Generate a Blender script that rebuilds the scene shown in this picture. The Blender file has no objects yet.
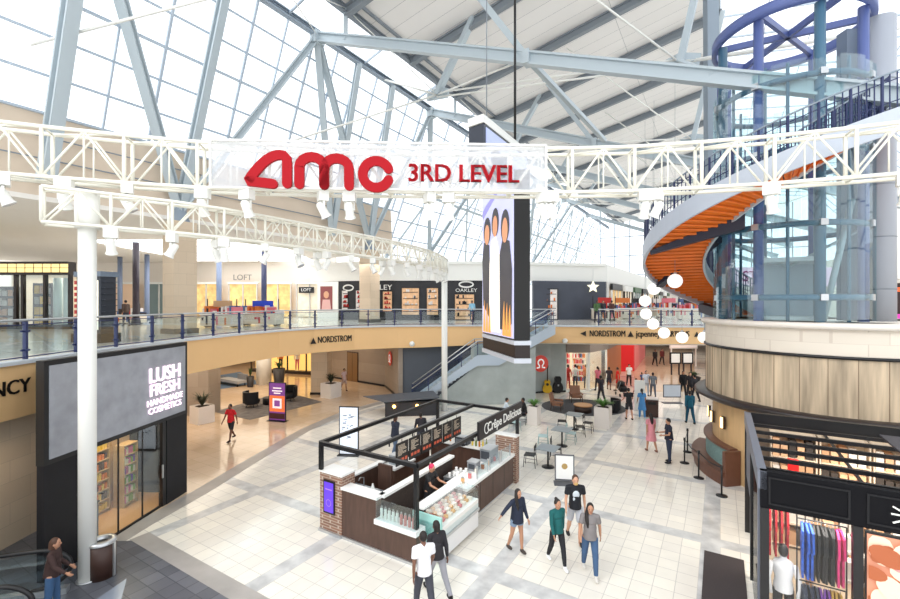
import bpy, bmesh, math, random
from mathutils import Vector, Matrix, Euler
random.seed(7)
C = bpy.context.scene.collection
PI = math.pi
CAMZ, FP, HOR = 6.3, 440.0, 302.0
L2 = 4.73            # level-two floor height
def at(px, py, Y): return Vector(((px-450)/FP*Y, Y, CAMZ-(py-HOR)/FP*Y))
def fl(px, py, z=0.0):
    Y = (CAMZ-z)*FP/(py-HOR); return Vector(((px-450)/FP*Y, Y, z))
ANG = math.radians(-31.5)
AV = Vector((math.sin(-ANG), math.cos(ANG), 0)); BV = Vector((math.cos(ANG), math.sin(ANG), 0))
def tv(t, v, z=0.0): return AV*t + BV*v + Vector((0,0,z))
def frame(o, rz=ANG): return Matrix.Translation(Vector(o)) @ Matrix.Rotation(rz, 4, 'Z')

# ---------- materials ----------
def lin(c):
    return tuple((x/12.92 if x <= .04045 else ((x+.055)/1.055)**2.4) for x in c)
_m = {}
def mat(name, col, rough=.5, metal=0., emis=0., ecol=None, noise=0., nscale=6., alpha=None, wood=False, bump=0., spec=None, coat=0.):
    if name in _m: return _m[name]
    m = bpy.data.materials.new(name); m.use_nodes = True; _m[name] = m
    nt = m.node_tree; b = nt.nodes['Principled BSDF']
    c = lin(col); b.inputs['Base Color'].default_value = (*c, 1)
    b.inputs['Roughness'].default_value = rough; b.inputs['Metallic'].default_value = metal
    if spec is not None: b.inputs['Specular IOR Level'].default_value = spec
    if coat: b.inputs['Coat Weight'].default_value = coat
    if emis:
        b.inputs['Emission Color'].default_value = (*(lin(ecol) if ecol else c), 1)
        b.inputs['Emission Strength'].default_value = emis
    if noise or bump:
        tc = nt.nodes.new('ShaderNodeTexCoord'); mp = nt.nodes.new('ShaderNodeMapping')
        nt.links.new(tc.outputs['Object'], mp.inputs[0])
        if wood: mp.inputs['Scale'].default_value = wood
        n = nt.nodes.new('ShaderNodeTexNoise'); n.inputs['Scale'].default_value = nscale; n.inputs['Detail'].default_value = 5
        nt.links.new(mp.outputs[0], n.inputs['Vector'])
        if noise:
            r = nt.nodes.new('ShaderNodeValToRGB')
            r.color_ramp.elements[0].position = .3; r.color_ramp.elements[1].position = .7
            r.color_ramp.elements[0].color = (*[x*(1-noise) for x in c], 1)
            r.color_ramp.elements[1].color = (*[min(1, x*(1+noise*.6)) for x in c], 1)
            nt.links.new(n.outputs[0], r.inputs[0]); nt.links.new(r.outputs[0], b.inputs['Base Color'])
        if bump:
            bp = nt.nodes.new('ShaderNodeBump'); bp.inputs['Strength'].default_value = bump; bp.inputs['Distance'].default_value = .02
            nt.links.new(n.outputs[0], bp.inputs['Height']); nt.links.new(bp.outputs[0], b.inputs['Normal'])
    return m
def glass(name, tint=(.9,.96,.97), refl=.12, rough=.02):
    if name in _m: return _m[name]
    m = bpy.data.materials.new(name); m.use_nodes = True; _m[name] = m
    nt = m.node_tree; nt.nodes.clear()
    o = nt.nodes.new('ShaderNodeOutputMaterial'); mx = nt.nodes.new('ShaderNodeMixShader')
    t = nt.nodes.new('ShaderNodeBsdfTransparent'); t.inputs[0].default_value = (*tint, 1)
    g = nt.nodes.new('ShaderNodeBsdfGlossy'); g.inputs['Roughness'].default_value = rough
    lw = nt.nodes.new('ShaderNodeLayerWeight'); lw.inputs[0].default_value = .3
    mu = nt.nodes.new('ShaderNodeMath'); mu.operation = 'MULTIPLY_ADD'; mu.inputs[1].default_value = refl*2; mu.inputs[2].default_value = refl*.4
    nt.links.new(lw.outputs['Facing'], mu.inputs[0]); nt.links.new(mu.outputs[0], mx.inputs[0])
    nt.links.new(t.outputs[0], mx.inputs[1]); nt.links.new(g.outputs[0], mx.inputs[2]); nt.links.new(mx.outputs[0], o.inputs[0])
    return m
def brick(name, c1, c2, mortar, bw, bh, ms=.01, rough=.6, offset=0., rot=0., plane='XY', loc=(0,0,0), noise=0., bump=0.):
    """tiles / bricks laid out in world metres"""
    if name in _m: return _m[name]
    m = bpy.data.materials.new(name); m.use_nodes = True; _m[name] = m
    nt = m.node_tree; b = nt.nodes['Principled BSDF']; b.inputs['Roughness'].default_value = rough
    ge = nt.nodes.new('ShaderNodeNewGeometry'); mp = nt.nodes.new('ShaderNodeMapping')
    nt.links.new(ge.outputs['Position'], mp.inputs[0])
    mp.vector_type = 'POINT'; mp.inputs['Rotation'].default_value = (0,0,rot) ; mp.inputs['Location'].default_value = loc
    src = mp.outputs[0]
    if plane != 'XY':
        s = nt.nodes.new('ShaderNodeSeparateXYZ'); nt.links.new(src, s.inputs[0]); cb = nt.nodes.new('ShaderNodeCombineXYZ')
        if plane == 'HZ':   # any vertical wall: x+y against z
            ad = nt.nodes.new('ShaderNodeMath'); ad.operation = 'ADD'
            nt.links.new(s.outputs[0], ad.inputs[0]); nt.links.new(s.outputs[1], ad.inputs[1]); nt.links.new(ad.outputs[0], cb.inputs[0])
        else: nt.links.new(s.outputs[0 if plane == 'XZ' else 1], cb.inputs[0])
        nt.links.new(s.outputs[2], cb.inputs[1]); src = cb.outputs[0]
    t = nt.nodes.new('ShaderNodeTexBrick'); t.offset = offset; t.squash = 1
    for i, c in enumerate((c1, c2, mortar)): t.inputs[i+1].default_value = (*lin(c), 1)
    t.inputs['Scale'].default_value = 1; t.inputs['Mortar Size'].default_value = ms; t.inputs['Mortar Smooth'].default_value = .2
    t.inputs['Brick Width'].default_value = bw; t.inputs['Row Height'].default_value = bh
    nt.links.new(src, t.inputs[0]); out = t.outputs[0]
    if noise:
        n = nt.nodes.new('ShaderNodeTexNoise'); n.inputs['Scale'].default_value = 1.3; n.inputs['Detail'].default_value = 6
        nt.links.new(ge.outputs['Position'], n.inputs[0])
        mr = nt.nodes.new('ShaderNodeMapRange'); mr.inputs[3].default_value = 1-noise; mr.inputs[4].default_value = 1+noise*.3
        nt.links.new(n.outputs[0], mr.inputs[0])
        vm = nt.nodes.new('ShaderNodeVectorMath'); vm.operation = 'SCALE'
        nt.links.new(out, vm.inputs[0]); nt.links.new(mr.outputs[0], vm.inputs['Scale']); out = vm.outputs[0]
    nt.links.new(out, b.inputs['Base Color'])
    return m

# ---------- mesh builder ----------
class MB:
    def __init__(s, M=None): s.v = []; s.f = []; s.M = M or Matrix.Identity(4); s.mi = []; s.cur = 0; s.smooth = []
    def add(s, vs, fs, sm=False):
        n = len(s.v); s.v += [s.M @ Vector(v) for v in vs]
        for f in fs: s.f.append([n+i for i in f]); s.mi.append(s.cur); s.smooth.append(sm)
        return s
    def box(s, x0, x1, y0, y1, z0, z1):
        v = [(x,y,z) for z in (z0,z1) for y in (y0,y1) for x in (x0,x1)]
        return s.add(v, [(0,2,3,1),(4,5,7,6),(0,1,5,4),(2,6,7,3),(0,4,6,2),(1,3,7,5)])
    def cb(s, c, sx, sy, sz, rz=0, rx=0):
        R = Matrix.Translation(Vector(c)) @ Matrix.Rotation(rz,4,'Z') @ Matrix.Rotation(rx,4,'X'); M = s.M; s.M = M @ R
        s.box(-sx/2,sx/2,-sy/2,sy/2,-sz/2,sz/2); s.M = M; return s
    def bar(s, p, q, w, h=None, up=(0,0,1)):
        p = Vector(p); q = Vector(q); d = (q-p)
        if d.length < 1e-6: return s
        d.normalize(); u = Vector(up)
        if abs(d.dot(u)) > .98: u = Vector((0,1,0))
        x = d.cross(u).normalized(); y = x.cross(d); h = h or w
        vs = [c + x*a*w/2 + y*b*h/2 for c in (p,q) for a,b in ((-1,-1),(1,-1),(1,1),(-1,1))]
        return s.add(vs, [(0,1,2,3),(7,6,5,4),(0,4,5,1),(1,5,6,2),(2,6,7,3),(3,7,4,0)])
    def ibeam(s, p, q, w, h, t=None):
        t = t or h*.16; p = Vector(p); q = Vector(q); d = (q-p).normalized(); x = d.cross(Vector((0,0,1))).normalized(); y = x.cross(d)
        s.bar(p+y*(h-t)/2, q+y*(h-t)/2, w, t); s.bar(p-y*(h-t)/2, q-y*(h-t)/2, w, t); s.bar(p, q, t*1.2, h-2*t); return s
    def tube(s, pts, r, n=8, cap=True, closed=False):
        pts = [Vector(p) for p in pts]; L = len(pts); rs = r if isinstance(r,(list,tuple)) else [r]*L
        vs = []; px = None
        for i, p in enumerate(pts):
            a = pts[(i-1)%L] if (closed or i) else p; b = pts[(i+1)%L] if (closed or i < L-1) else p
            d = (b-a).normalized()
            if px is None:
                u = Vector((0,0,1)) if abs(d.z) < .95 else Vector((1,0,0)); px = d.cross(u).normalized()
            px = (px - d*px.dot(d)).normalized(); py = d.cross(px)
            vs += [p + (px*math.cos(2*PI*k/n) + py*math.sin(2*PI*k/n))*rs[i] for k in range(n)]
        fs = []
        for i in range(L if closed else L-1):
            j = (i+1) % L
            for k in range(n): fs.append((i*n+k, i*n+(k+1)%n, j*n+(k+1)%n, j*n+k))
        s.add(vs, fs, True)
        if cap and not closed:
            n0 = len(s.v)-len(vs)
            s.f.append([n0+k for k in range(n)][::-1]); s.f.append([n0+(L-1)*n+k for k in range(n)])
            s.mi += [s.cur]*2; s.smooth += [False]*2
        return s
    def cyl(s, c, r, z0, z1, n=24, r2=None):
        return s.tube([(c[0],c[1],z0),(c[0],c[1],z1)], [r, r if r2 is None else r2], n)
    def lathe(s, c, prof, n=24, cap=True):
        vs = [(c[0]+r*math.cos(2*PI*k/n), c[1]+r*math.sin(2*PI*k/n), (c[2] if len(c) > 2 else 0)+z) for r,z in prof for k in range(n)]
        fs = [(i*n+k, i*n+(k+1)%n, (i+1)*n+(k+1)%n, (i+1)*n+k) for i in range(len(prof)-1) for k in range(n)]
        s.add(vs, fs, True)
        if cap: s.add(vs[:n], [tuple(range(n))[::-1]]); s.add(vs[-n:], [tuple(range(n))])
        return s
    def sph(s, c, rx, ry=None, rz=None, n=12, m=8, R=None):
        ry = ry or rx; rz = rz or rx; c = Vector(c); R = R or Matrix.Identity(3)
        vs = [c + R @ Vector((rx*math.sin(PI*i/m)*math.cos(2*PI*k/n), ry*math.sin(PI*i/m)*math.sin(2*PI*k/n), rz*math.cos(PI*i/m))) for i in range(1,m) for k in range(n)]
        t = len(vs); vs += [c + R @ Vector((0,0,rz)), c - R @ Vector((0,0,rz))]
        fs = [(i*n+k, (i+1)*n+k, (i+1)*n+(k+1)%n, i*n+(k+1)%n) for i in range(m-2) for k in range(n)]
        fs += [(t, k, (k+1)%n) for k in range(n)] + [(t+1, (m-2)*n+(k+1)%n, (m-2)*n+k) for k in range(n)]
        return s.add(vs, fs, True)
    def prism(s, poly, z0, z1):
        n = len(poly); vs = [(p[0],p[1],z0) for p in poly] + [(p[0],p[1],z1) for p in poly]
        ar = sum(poly[i][0]*poly[(i+1)%n][1]-poly[(i+1)%n][0]*poly[i][1] for i in range(n))
        up = tuple(range(n,2*n)); dn = tuple(range(n))[::-1]
        if ar < 0: up = up[::-1]; dn = dn[::-1]
        return s.add(vs, [up, dn] + [((i, (i+1)%n, n+(i+1)%n, n+i) if ar > 0 else (i, n+i, n+(i+1)%n, (i+1)%n)) for i in range(n)])
    def ribbon(s, pts, z0, z1, th=.1):
        """vertical wall following a path; z0/z1 may be lists; th = thickness"""
        L = len(pts); P = [Vector((p[0],p[1],0)) for p in pts]
        z0 = z0 if isinstance(z0,(list,tuple)) else [z0]*L; z1 = z1 if isinstance(z1,(list,tuple)) else [z1]*L
        vs = []
        for i in range(L):
            d = (P[min(i+1,L-1)]-P[max(i-1,0)]).normalized(); nrm = Vector((-d.y,d.x,0))*th/2
            for o in (-1,1):
                q = P[i]+nrm*o; vs += [(q.x,q.y,z0[i]),(q.x,q.y,z1[i])]
        fs = []
        for i in range(L-1):
            a = 4*i; b = a+4
            fs += [(a,b,b+1,a+1),(a+2,a+3,b+3,b+2),(a+1,b+1,b+3,a+3),(a,a+2,b+2,b)]
        e = 4*(L-1); fs += [(0,1,3,2),(e,e+2,e+3,e+1)]
        return s.add(vs, fs)
    def quad(s, a, b, c, d): return s.add([a,b,c,d], [(0,1,2,3)])
    def plate(s, pts, n, th):
        n = Vector(n).normalized()*th; k = len(pts); P = [Vector(p) for p in pts]
        return s.add(P + [p+n for p in P], [tuple(range(k))[::-1], tuple(range(k,2*k))] + [(i,(i+1)%k,k+(i+1)%k,k+i) for i in range(k)])
    def build(s, name, m, parent=None, **kw):
        me = bpy.data.meshes.new(name)
        off = Vector((0,0,0))
        if parent is not None: off = WL.get(parent, Vector((0,0,0)))
        me.from_pydata([tuple(v-off) for v in s.v], [], s.f)
        ms = m if isinstance(m,(list,tuple)) else [m]
        for x in ms: me.materials.append(x)
        for p, i, sm in zip(me.polygons, s.mi, s.smooth): p.material_index = i; p.use_smooth = sm
        bm = bmesh.new(); bm.from_mesh(me); bmesh.ops.recalc_face_normals(bm, faces=bm.faces); bm.to_mesh(me); bm.free()
        o = bpy.data.objects.new(name, me); C.objects.link(o)
        if parent is not None: o.parent = parent; WL[o] = off
        for k, v in kw.items(): o[k] = v
        return o
WL = {}      # world offset of the frame an object's children are written in
def thing(name, label, cat, loc=(0,0,0), group=None, world=True):
    """an Empty at the thing's base; children are written in world metres (world=True) or local metres"""
    o = bpy.data.objects.new(name, None); C.objects.link(o); o.location = loc; o.empty_display_size = .2
    o['label'] = label; o['category'] = cat
    if group: o['group'] = group
    WL[o] = Vector(loc) if world else Vector((0,0,0))
    return o
def tag(o, label, cat, group=None):
    o['label'] = label; o['category'] = cat
    if group: o['group'] = group
    return o
def struct(name, b, m, **kw):
    o = b.build(name, m, None, **kw); o['kind'] = 'structure'; return o
def dup(root, loc, rz=0., label=None, group=None, scale=None):
    r = root.copy(); C.objects.link(r); r.location = loc; r.rotation_euler = (0,0,rz)
    if scale: r.scale = (scale,)*3
    if label: r['label'] = label
    if group: r['group'] = group
    for ch in list(root.children):
        c = ch.copy(); C.objects.link(c); c.parent = r
        for g in ch.children:
            d = g.copy(); C.objects.link(d); d.parent = c
    return r
def text(name, body, size, m, parent, p, xd, up=(0,0,1), ext=.01, bold=0., align='CENTER', sx=1., fat=0.):
    """lettering as a mesh lying in the plane (xd, up)"""
    cu = bpy.data.curves.new(name, 'FONT'); cu.body = body; cu.size = size; cu.extrude = ext; cu.offset = bold
    cu.align_x = align; cu.align_y = 'CENTER'; cu.resolution_u = 3
    to = bpy.data.objects.new('t', cu); C.objects.link(to)
    dg = bpy.context.evaluated_depsgraph_get(); me = bpy.data.meshes.new_from_object(to.evaluated_get(dg))
    bpy.data.objects.remove(to)
    if fat:
        bm = bmesh.new()
        for k in (-1,-.33,.33,1):
            c = me.copy(); c.transform(Matrix.Translation((k*fat/sx, 0, abs(k)*.0004))); bm.from_mesh(c); bpy.data.meshes.remove(c)
        bm.to_mesh(me); bm.free()
    X = Vector(xd).normalized(); U = Vector(up).normalized(); Z = X.cross(U)
    M = Matrix.Identity(4)
    for i in range(3): M[i][0] = X[i]*sx; M[i][1] = U[i]; M[i][2] = Z[i]; M[i][3] = Vector(p)[i] - (WL.get(parent, Vector((0,0,0)))[i] if parent else 0)
    me.transform(M); me.materials.clear(); me.materials.append(m)
    o = bpy.data.objects.new(name, me); C.objects.link(o)
    if parent: o.parent = parent
    return o
def stroke(b, pts, w, M, th=.03, n=10, closed=False):
    """a rounded flat stroke through 2-D points, extruded, placed with matrix M"""
    outl = []
    P = [Vector((p[0],p[1])) for p in pts]
    L = []; R = []
    for i, p in enumerate(P):
        a = P[i-1] if (i or closed) else P[i]; c = P[(i+1)%len(P)] if (i < len(P)-1 or closed) else P[i]
        d = (c-a).normalized(); nn = Vector((-d.y,d.x))*w/2; L.append(p+nn); R.append(p-nn)
    old = b.M; b.M = old @ M
    k = len(P)
    vs = []
    for z in (0, th):
        for i in range(k): vs += [(L[i].x,L[i].y,z),(R[i].x,R[i].y,z)]
    fs = []
    for i in range(k if closed else k-1):
        j = (i+1)%k; a = 2*i; c = 2*j; o = 2*k
        fs += [(a,a+1,c+1,c),(o+a,o+c,o+c+1,o+a+1),(a,c,o+c,o+a),(a+1,o+a+1,o+c+1,c+1)]
    b.add(vs, fs)
    if not closed:
        for p in (P[0], P[-1]): b.prism([(p.x+w/2*math.cos(2*PI*q/12), p.y+w/2*math.sin(2*PI*q/12)) for q in range(12)], 0.0005, th-.0005)
    b.M = old
def wallM(p, xd):
    """matrix whose x runs along a wall, y is up, z points out of the wall"""
    X = Vector(xd).normalized(); U = Vector((0,0,1)); Z = X.cross(U); M = Matrix.Identity(4)
    for i in range(3): M[i][0] = X[i]; M[i][1] = U[i]; M[i][2] = Z[i]; M[i][3] = Vector(p)[i]
    return M
def area(name, loc, sx, sy, power, col=(1,1,1), rot=(0,0,0)):
    l = bpy.data.lights.new(name, 'AREA'); l.shape = 'RECTANGLE'; l.size = sx; l.size_y = sy; l.energy = power; l.color = col
    o = bpy.data.objects.new(name, l); C.objects.link(o); o.location = loc; o.rotation_euler = rot
    return o
# ================= camera, sky =================
cam = bpy.data.cameras.new('camera'); co = bpy.data.objects.new('camera', cam); C.objects.link(co)
co.location = (0,0,CAMZ); co.rotation_euler = (PI/2,0,0); cam.sensor_width = 36; cam.lens = FP/900*36
cam.shift_y = (HOR-299.5)/900; cam.clip_end = 400
bpy.context.scene.camera = co
w = bpy.data.worlds.new('sky'); bpy.context.scene.world = w; w.use_nodes = True
bg = w.node_tree.nodes['Background']; bg.inputs[0].default_value = (.955,.98,1,1); bg.inputs[1].default_value = 1.7
sc = bpy.context.scene
sc.view_settings.view_transform = 'Standard'; sc.view_settings.look = 'None'; sc.view_settings.exposure = .05; sc.view_settings.gamma = 1.0
sc.cycles.max_bounces = 8; sc.cycles.transparent_max_bounces = 24; sc.cycles.diffuse_bounces = 4; sc.cycles.glossy_bounces = 3
sc.cycles.sample_clamp_indirect = 6
su = bpy.data.lights.new('sun','SUN'); su.energy = 1.3; su.angle = .6; so = bpy.data.objects.new('sun',su); C.objects.link(so)
so.rotation_euler = Euler((math.radians(28), math.radians(-38), 0)); so.location = (-20,5,40)

# ================= palette =================
steel = mat('pale_blue_steel', (.72,.765,.79), .45)
steel_dk = mat('grey_blue_steel', (.54,.59,.64), .5)
mull = mat('pale_mullion_steel', (.70,.75,.80), .45)
roofbeam = mat('grey_roof_beam', (.52,.55,.58), .6)
white = mat('white_paint', (.95,.95,.93), .5)
cream = mat('cream_truss_paint', (.97,.96,.91), .45)
plaster = mat('warm_white_plaster', (.93,.90,.86), .8, noise=.03, nscale=.5)
ceil_m = mat('ceiling_panel_white', (.90,.89,.87), .8)
gold = mat('honey_fascia_paint', (.95,.78,.56), .6, noise=.04, nscale=.4)
black = mat('black_metal', (.09,.09,.10), .4)
charcoal = mat('charcoal_panel', (.12,.12,.135), .5, noise=.1, nscale=3, spec=.25)
navy = mat('navy_rail_steel', (.15,.19,.36), .4)
chrome = mat('brushed_metal', (.78,.79,.80), .3, metal=.8)
glz = glass('clear_glass'); glr = glass('roof_glass', (.97,.985,1.), .05); glt = glass('teal_elevator_glass', (.88,.955,.965), .12)
white_tile = brick('white_floor_tile', (.93,.91,.87), (.90,.88,.84), (.66,.65,.62), .43, .43, .008, .16, 0., -ANG, loc=(0,0,0), noise=.05)

def floor_material():
    """white tile grid with grey tile bands every ten tiles, turned to the mall's own axes"""
    m = bpy.data.materials.new('banded_floor_tile'); m.use_nodes = True; nt = m.node_tree; b = nt.nodes['Principled BSDF']
    N = nt.nodes.new; Lk = nt.links.new
    ge = N('ShaderNodeNewGeometry'); mp = N('ShaderNodeMapping'); mp.inputs['Rotation'].default_value = (0,0,-ANG)
    Lk(ge.outputs['Position'], mp.inputs[0])
    t = N('ShaderNodeTexBrick'); t.offset = 0; t.inputs['Scale'].default_value = 1
    for i, c in enumerate(((.96,.94,.89),(.92,.90,.86),(.80,.78,.75))): t.inputs[i+1].default_value = (*lin(c),1)
    t.inputs['Mortar Size'].default_value = .008; t.inputs['Mortar Smooth'].default_value = .1; t.inputs['Brick Width'].default_value = .43; t.inputs['Row Height'].default_value = .43
    sh = N('ShaderNodeVectorMath'); sh.operation = 'ADD'; sh.inputs[1].default_value = (43+.415, 43-.365, 0)
    Lk(mp.outputs[0], sh.inputs[0]); Lk(sh.outputs[0], t.inputs[0])
    s = N('ShaderNodeSeparateXYZ'); Lk(sh.outputs[0], s.inputs[0])
    fs = []
    for i in (0,1):
        md = N('ShaderNodeMath'); md.operation = 'MODULO'; md.inputs[1].default_value = 4.3; Lk(s.outputs[i], md.inputs[0])
        lt = N('ShaderNodeMath'); lt.operation = 'LESS_THAN'; lt.inputs[1].default_value = .43; Lk(md.outputs[0], lt.inputs[0]); fs.append(lt)
    mxm = N('ShaderNodeMath'); mxm.operation = 'MAXIMUM'; Lk(fs[0].outputs[0], mxm.inputs[0]); Lk(fs[1].outputs[0], mxm.inputs[1])
    n = N('ShaderNodeTexNoise'); n.inputs['Scale'].default_value = 2.2; n.inputs['Detail'].default_value = 8; Lk(ge.outputs['Position'], n.inputs[0])
    r = N('ShaderNodeValToRGB'); r.color_ramp.elements[0].position = .35; r.color_ramp.elements[1].position = .65
    r.color_ramp.elements[0].color = (*lin((.74,.74,.74)),1); r.color_ramp.elements[1].color = (*lin((.86,.86,.85)),1); Lk(n.outputs[0], r.inputs[0])
    mx = N('ShaderNodeMix'); mx.data_type = 'RGBA'; Lk(mxm.outputs[0], mx.inputs[0]); Lk(t.outputs[0], mx.inputs[6]); Lk(r.outputs[0], mx.inputs[7])
    mr = N('ShaderNodeMapRange'); mr.inputs[3].default_value = .9; mr.inputs[4].default_value = 1.05; Lk(n.outputs[0], mr.inputs[0])
    vm = N('ShaderNodeVectorMath'); vm.operation = 'SCALE'; Lk(mx.outputs[2], vm.inputs[0]); Lk(mr.outputs[0], vm.inputs['Scale'])
    Lk(vm.outputs[0], b.inputs['Base Color']); b.inputs['Roughness'].default_value = .14; b.inputs['Specular IOR Level'].default_value = .6
    return m
tan_tile = brick('tan_polished_tile', (.88,.78,.67), (.85,.75,.63), (.74,.64,.54), .6, .6, .006, .1, 0., -ANG, noise=.08)
slate = brick('dark_slate_tile', (.33,.34,.37), (.42,.43,.46), (.27,.28,.31), .4, .4, .012, .3, 0., -ANG, noise=.3)
band = mat('grey_band_stone', (.66,.64,.62), .3, noise=.18, nscale=1.2)
limestone = brick('limestone_cladding', (.85,.77,.67), (.82,.74,.64), (.74,.67,.58), 1.1, .55, .006, .6, .5, plane='HZ', noise=.08)

# ================= floors =================
struct('floor', MB().box(-70,60,-6,110,-.3,0), floor_material())
TB = [(-9.6,5),(-9.3,10),(-8.95,12.5),(-8.5,14.7),(-8.15,17.2),(-7.4,21.6),(-6.2,25.2),(-4.2,28.2),(-1.5,29.6),(-1.5,60),(-60,60),(-60,5)]
struct('floor_tan_concourse', MB().prism(TB, .001, .006), tan_tile)
struct('floor_curved_band', MB().ribbon([(p[0]+.25,p[1]) for p in TB[1:9]], .002, .010, .55), band)
struct('floor_dark_landing', MB(frame((0,0,0))).prism([(-13.2,5.5),(-2,5.5),(-2,-2),(-16,-2),(-16,4.6),(-14.0,5.0)], .003, .012), slate)
struct('trim_1', MB(frame((0,0,0))).box(-13.3,-2,5.5,5.95,.002,.013), band)
tanp = fl(640,378)
struct('floor_tan_hall', MB().prism([(13.3,30.9),(17.4,30.9),(34,62),(24.4,62)], .001,.006), tan_tile)

# ================= level two slab =================
EDGE = [(-11.6,2),(-11.3,7),(-11.15,11.2),(-11.2,15),(-10.9,18),(-10.2,21.3),(-9.3,23.8),(-8.0,25.8),(-6,27.5),(-3.4,28.5),(0,29),(3,29.1),(6.6,28.7),(9.5,28.1),(13,27.8),(17,27.7),(21,27.0),(27,24.5),(34,20),(42,12)]
SLAB = EDGE + [(60,12),(60,108),(-70,108),(-70,2)]
l2tile = brick('level_two_tile', (.92,.91,.88), (.88,.86,.82), (.76,.74,.71), .9, .9, .01, .12, 0., -ANG, noise=.1)
struct('floor_level_two', MB().prism(SLAB, L2-.12, L2), l2tile)
struct('ceiling_under_level_two', MB().prism([(x-.25 if x < -7 else x, y+.2) for x,y in EDGE]+[(60,12.2),(60,108),(-70,108),(-70,2)], 3.55, 3.65), plaster)
def z1fascia(x): return 3.33 if x < -2 else (3.33 + min(1,(x+2)/9)*.32)
E2 = []
for i in range(len(EDGE)-1):
    for k in range(4): E2.append((EDGE[i][0]+(EDGE[i+1][0]-EDGE[i][0])*k/4, EDGE[i][1]+(EDGE[i+1][1]-EDGE[i][1])*k/4))
E2.append(EDGE[-1])
struct('trim_2', MB().ribbon(E2, [z1fascia(p[0]) for p in E2], L2-.03, .16), gold)
struct('trim_3', MB().ribbon([(x,y) for x,y in E2], L2-.03, L2+.06, .34), mat('pale_edge_stone',(.82,.84,.86),.5))

# fascia lettering (each sign its own thing)
ink = mat('black_lettering', (.10,.08,.07), .5)
def fascia_sign(body, x0, y0, x1, y1, zc, size, label, tri=None, sx=.66):
    p = Vector(((x0+x1)/2,(y0+y1)/2,zc)); d = Vector((x1-x0,y1-y0,0)).normalized(); n = Vector((d.y,-d.x,0))
    t = thing('wayfinding_sign', label, 'sign', p+n*.1)
    text('lettering', body, size, ink, t, p+n*.1, d, ext=.01, fat=.02*size, sx=sx)
    if tri:
        b = MB(wallM(p+n*(.1 if abs(d.y) < .3 else .28)+d*tri[0], d)); s_ = size*.33
        b.prism([(-s_,-s_),(s_,-s_),(0,s_)] if tri[1] == 'up' else [(s_,-s_),(s_,s_),(-s_,0)], 0, .02); b.build('arrow', ink, t)
    return t
fascia_sign('NORDSTROM', -8.0,25.8, -6.0,27.5, 4.05, .54, 'NORDSTROM lettering with up arrow on the curved honey fascia at left', (-1.45,'up'))
fascia_sign('NORDSTROM', 8.9,28.15, 11.1,27.88, 4.28, .54, 'NORDSTROM lettering with left arrow on the right honey fascia', (-1.5,'left'))
fascia_sign('jcpenney', 11.9,27.88, 13.1,27.8, 4.28, .56, 'jcpenney lettering with up arrow on the right honey fascia', (-1.08,'up'), .75)
fascia_sign('ARTICUS', 13.7,27.77, 15.0,27.74, 4.28, .5, 'small lettering partly behind pendant globes on the right honey fascia', (1.15,'up'), .7)
fascia_sign('NCY', -11.17,10.55, -11.15,11.65, 4.12, .52, 'end of a black word lettered on the honey fascia beside the grey store sign', None, .9)

# ================= railing of level two =================
def railing(pts, label, step=1.55, z=L2, postm=None):
    postm = postm or navy
    P = [Vector((p[0],p[1],0)) for p in pts]; cum = [0]
    for i in range(1,len(P)): cum.append(cum[-1]+(P[i]-P[i-1]).length)
    def pt(s):
        for i in range(1,len(P)):
            if s <= cum[i] or i == len(P)-1:
                u = (s-cum[i-1])/(cum[i]-cum[i-1]); return P[i-1].lerp(P[i], u)
    n = max(1,int(round(cum[-1]/step))); S = [cum[-1]*k/n for k in range(n+1)]; Q = [pt(s) for s in S]
    t = thing('glass_railing', label, 'railing', (Q[0].x,Q[0].y,z))
    fine = [pt(cum[-1]*k/(n*3)) for k in range(n*3+1)]
    MB().tube([(q.x,q.y,z+1.09) for q in fine], .035, 8).build('handrail', chrome, t)
    b = MB().tube([(q.x,q.y,z+.12) for q in fine], .018, 6); b.build('bottom_rail', postm, t)
    MB().tube([(q.x,q.y,z+.97) for q in fine], .016, 6).build('upper_rail', postm, t)
    for k, q in enumerate(Q):
        d = (Q[min(k+1,n)]-Q[max(k-1,0)]).normalized(); rz = math.atan2(d.y,d.x)
        b = MB(Matrix.Translation((q.x,q.y,z)) @ Matrix.Rotation(rz,4,'Z')); b.box(-.03,.03,-.05,.05,-.1,1.06)
        for zz in (.3,.8): b.box(-.12,.12,-.02,.02,zz-.025,zz+.025); b.sph((0,-.06,zz),.03,n=8,m=6)
        b.build('post', postm, t)
    for k in range(n):
        a, c = Q[k], Q[k+1]; d = (c-a).normalized(); a = a+d*.07; c = c-d*.07
        MB().ribbon([(a.x,a.y),(c.x,c.y)], z+.16, z+.94, .014).build('glass_panel', glz, t)
    return t
EI = [(x+.0,y+.0) for x,y in EDGE]
def inset(pts, o=.12):
    r = []
    for i,(x,y) in enumerate(pts):
        a = Vector(pts[max(i-1,0)]); c = Vector(pts[min(i+1,len(pts)-1)]); d = (c-a).normalized(); r.append((x-d.y*o, y+d.x*o))
    return r
railing(inset(EDGE[:5],.05), 'glass railing with navy posts along the near left balcony edge')
railing(inset(EDGE[4:13],.05), 'glass railing around the curved balcony corner above the arrow sign', 1.7)
railing(inset(EDGE[13:17],.05), 'glass railing on the far balcony right of the staircase', 1.9)

# ================= walls =================
wstone = brick('taupe_wall_stone', (.68,.62,.56), (.64,.58,.52), (.58,.53,.47), 1.6, .8, .006, .5, .5, plane='HZ', noise=.12)
gstone = mat('grey_green_plaster', (.66,.69,.68), .6, noise=.16, nscale=1.1)
struct('wall_left', MB().ribbon([(-11.55,2),(-11.5,8),(-11.45,12.4)], 0, 3.5, .2), limestone)
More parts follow.
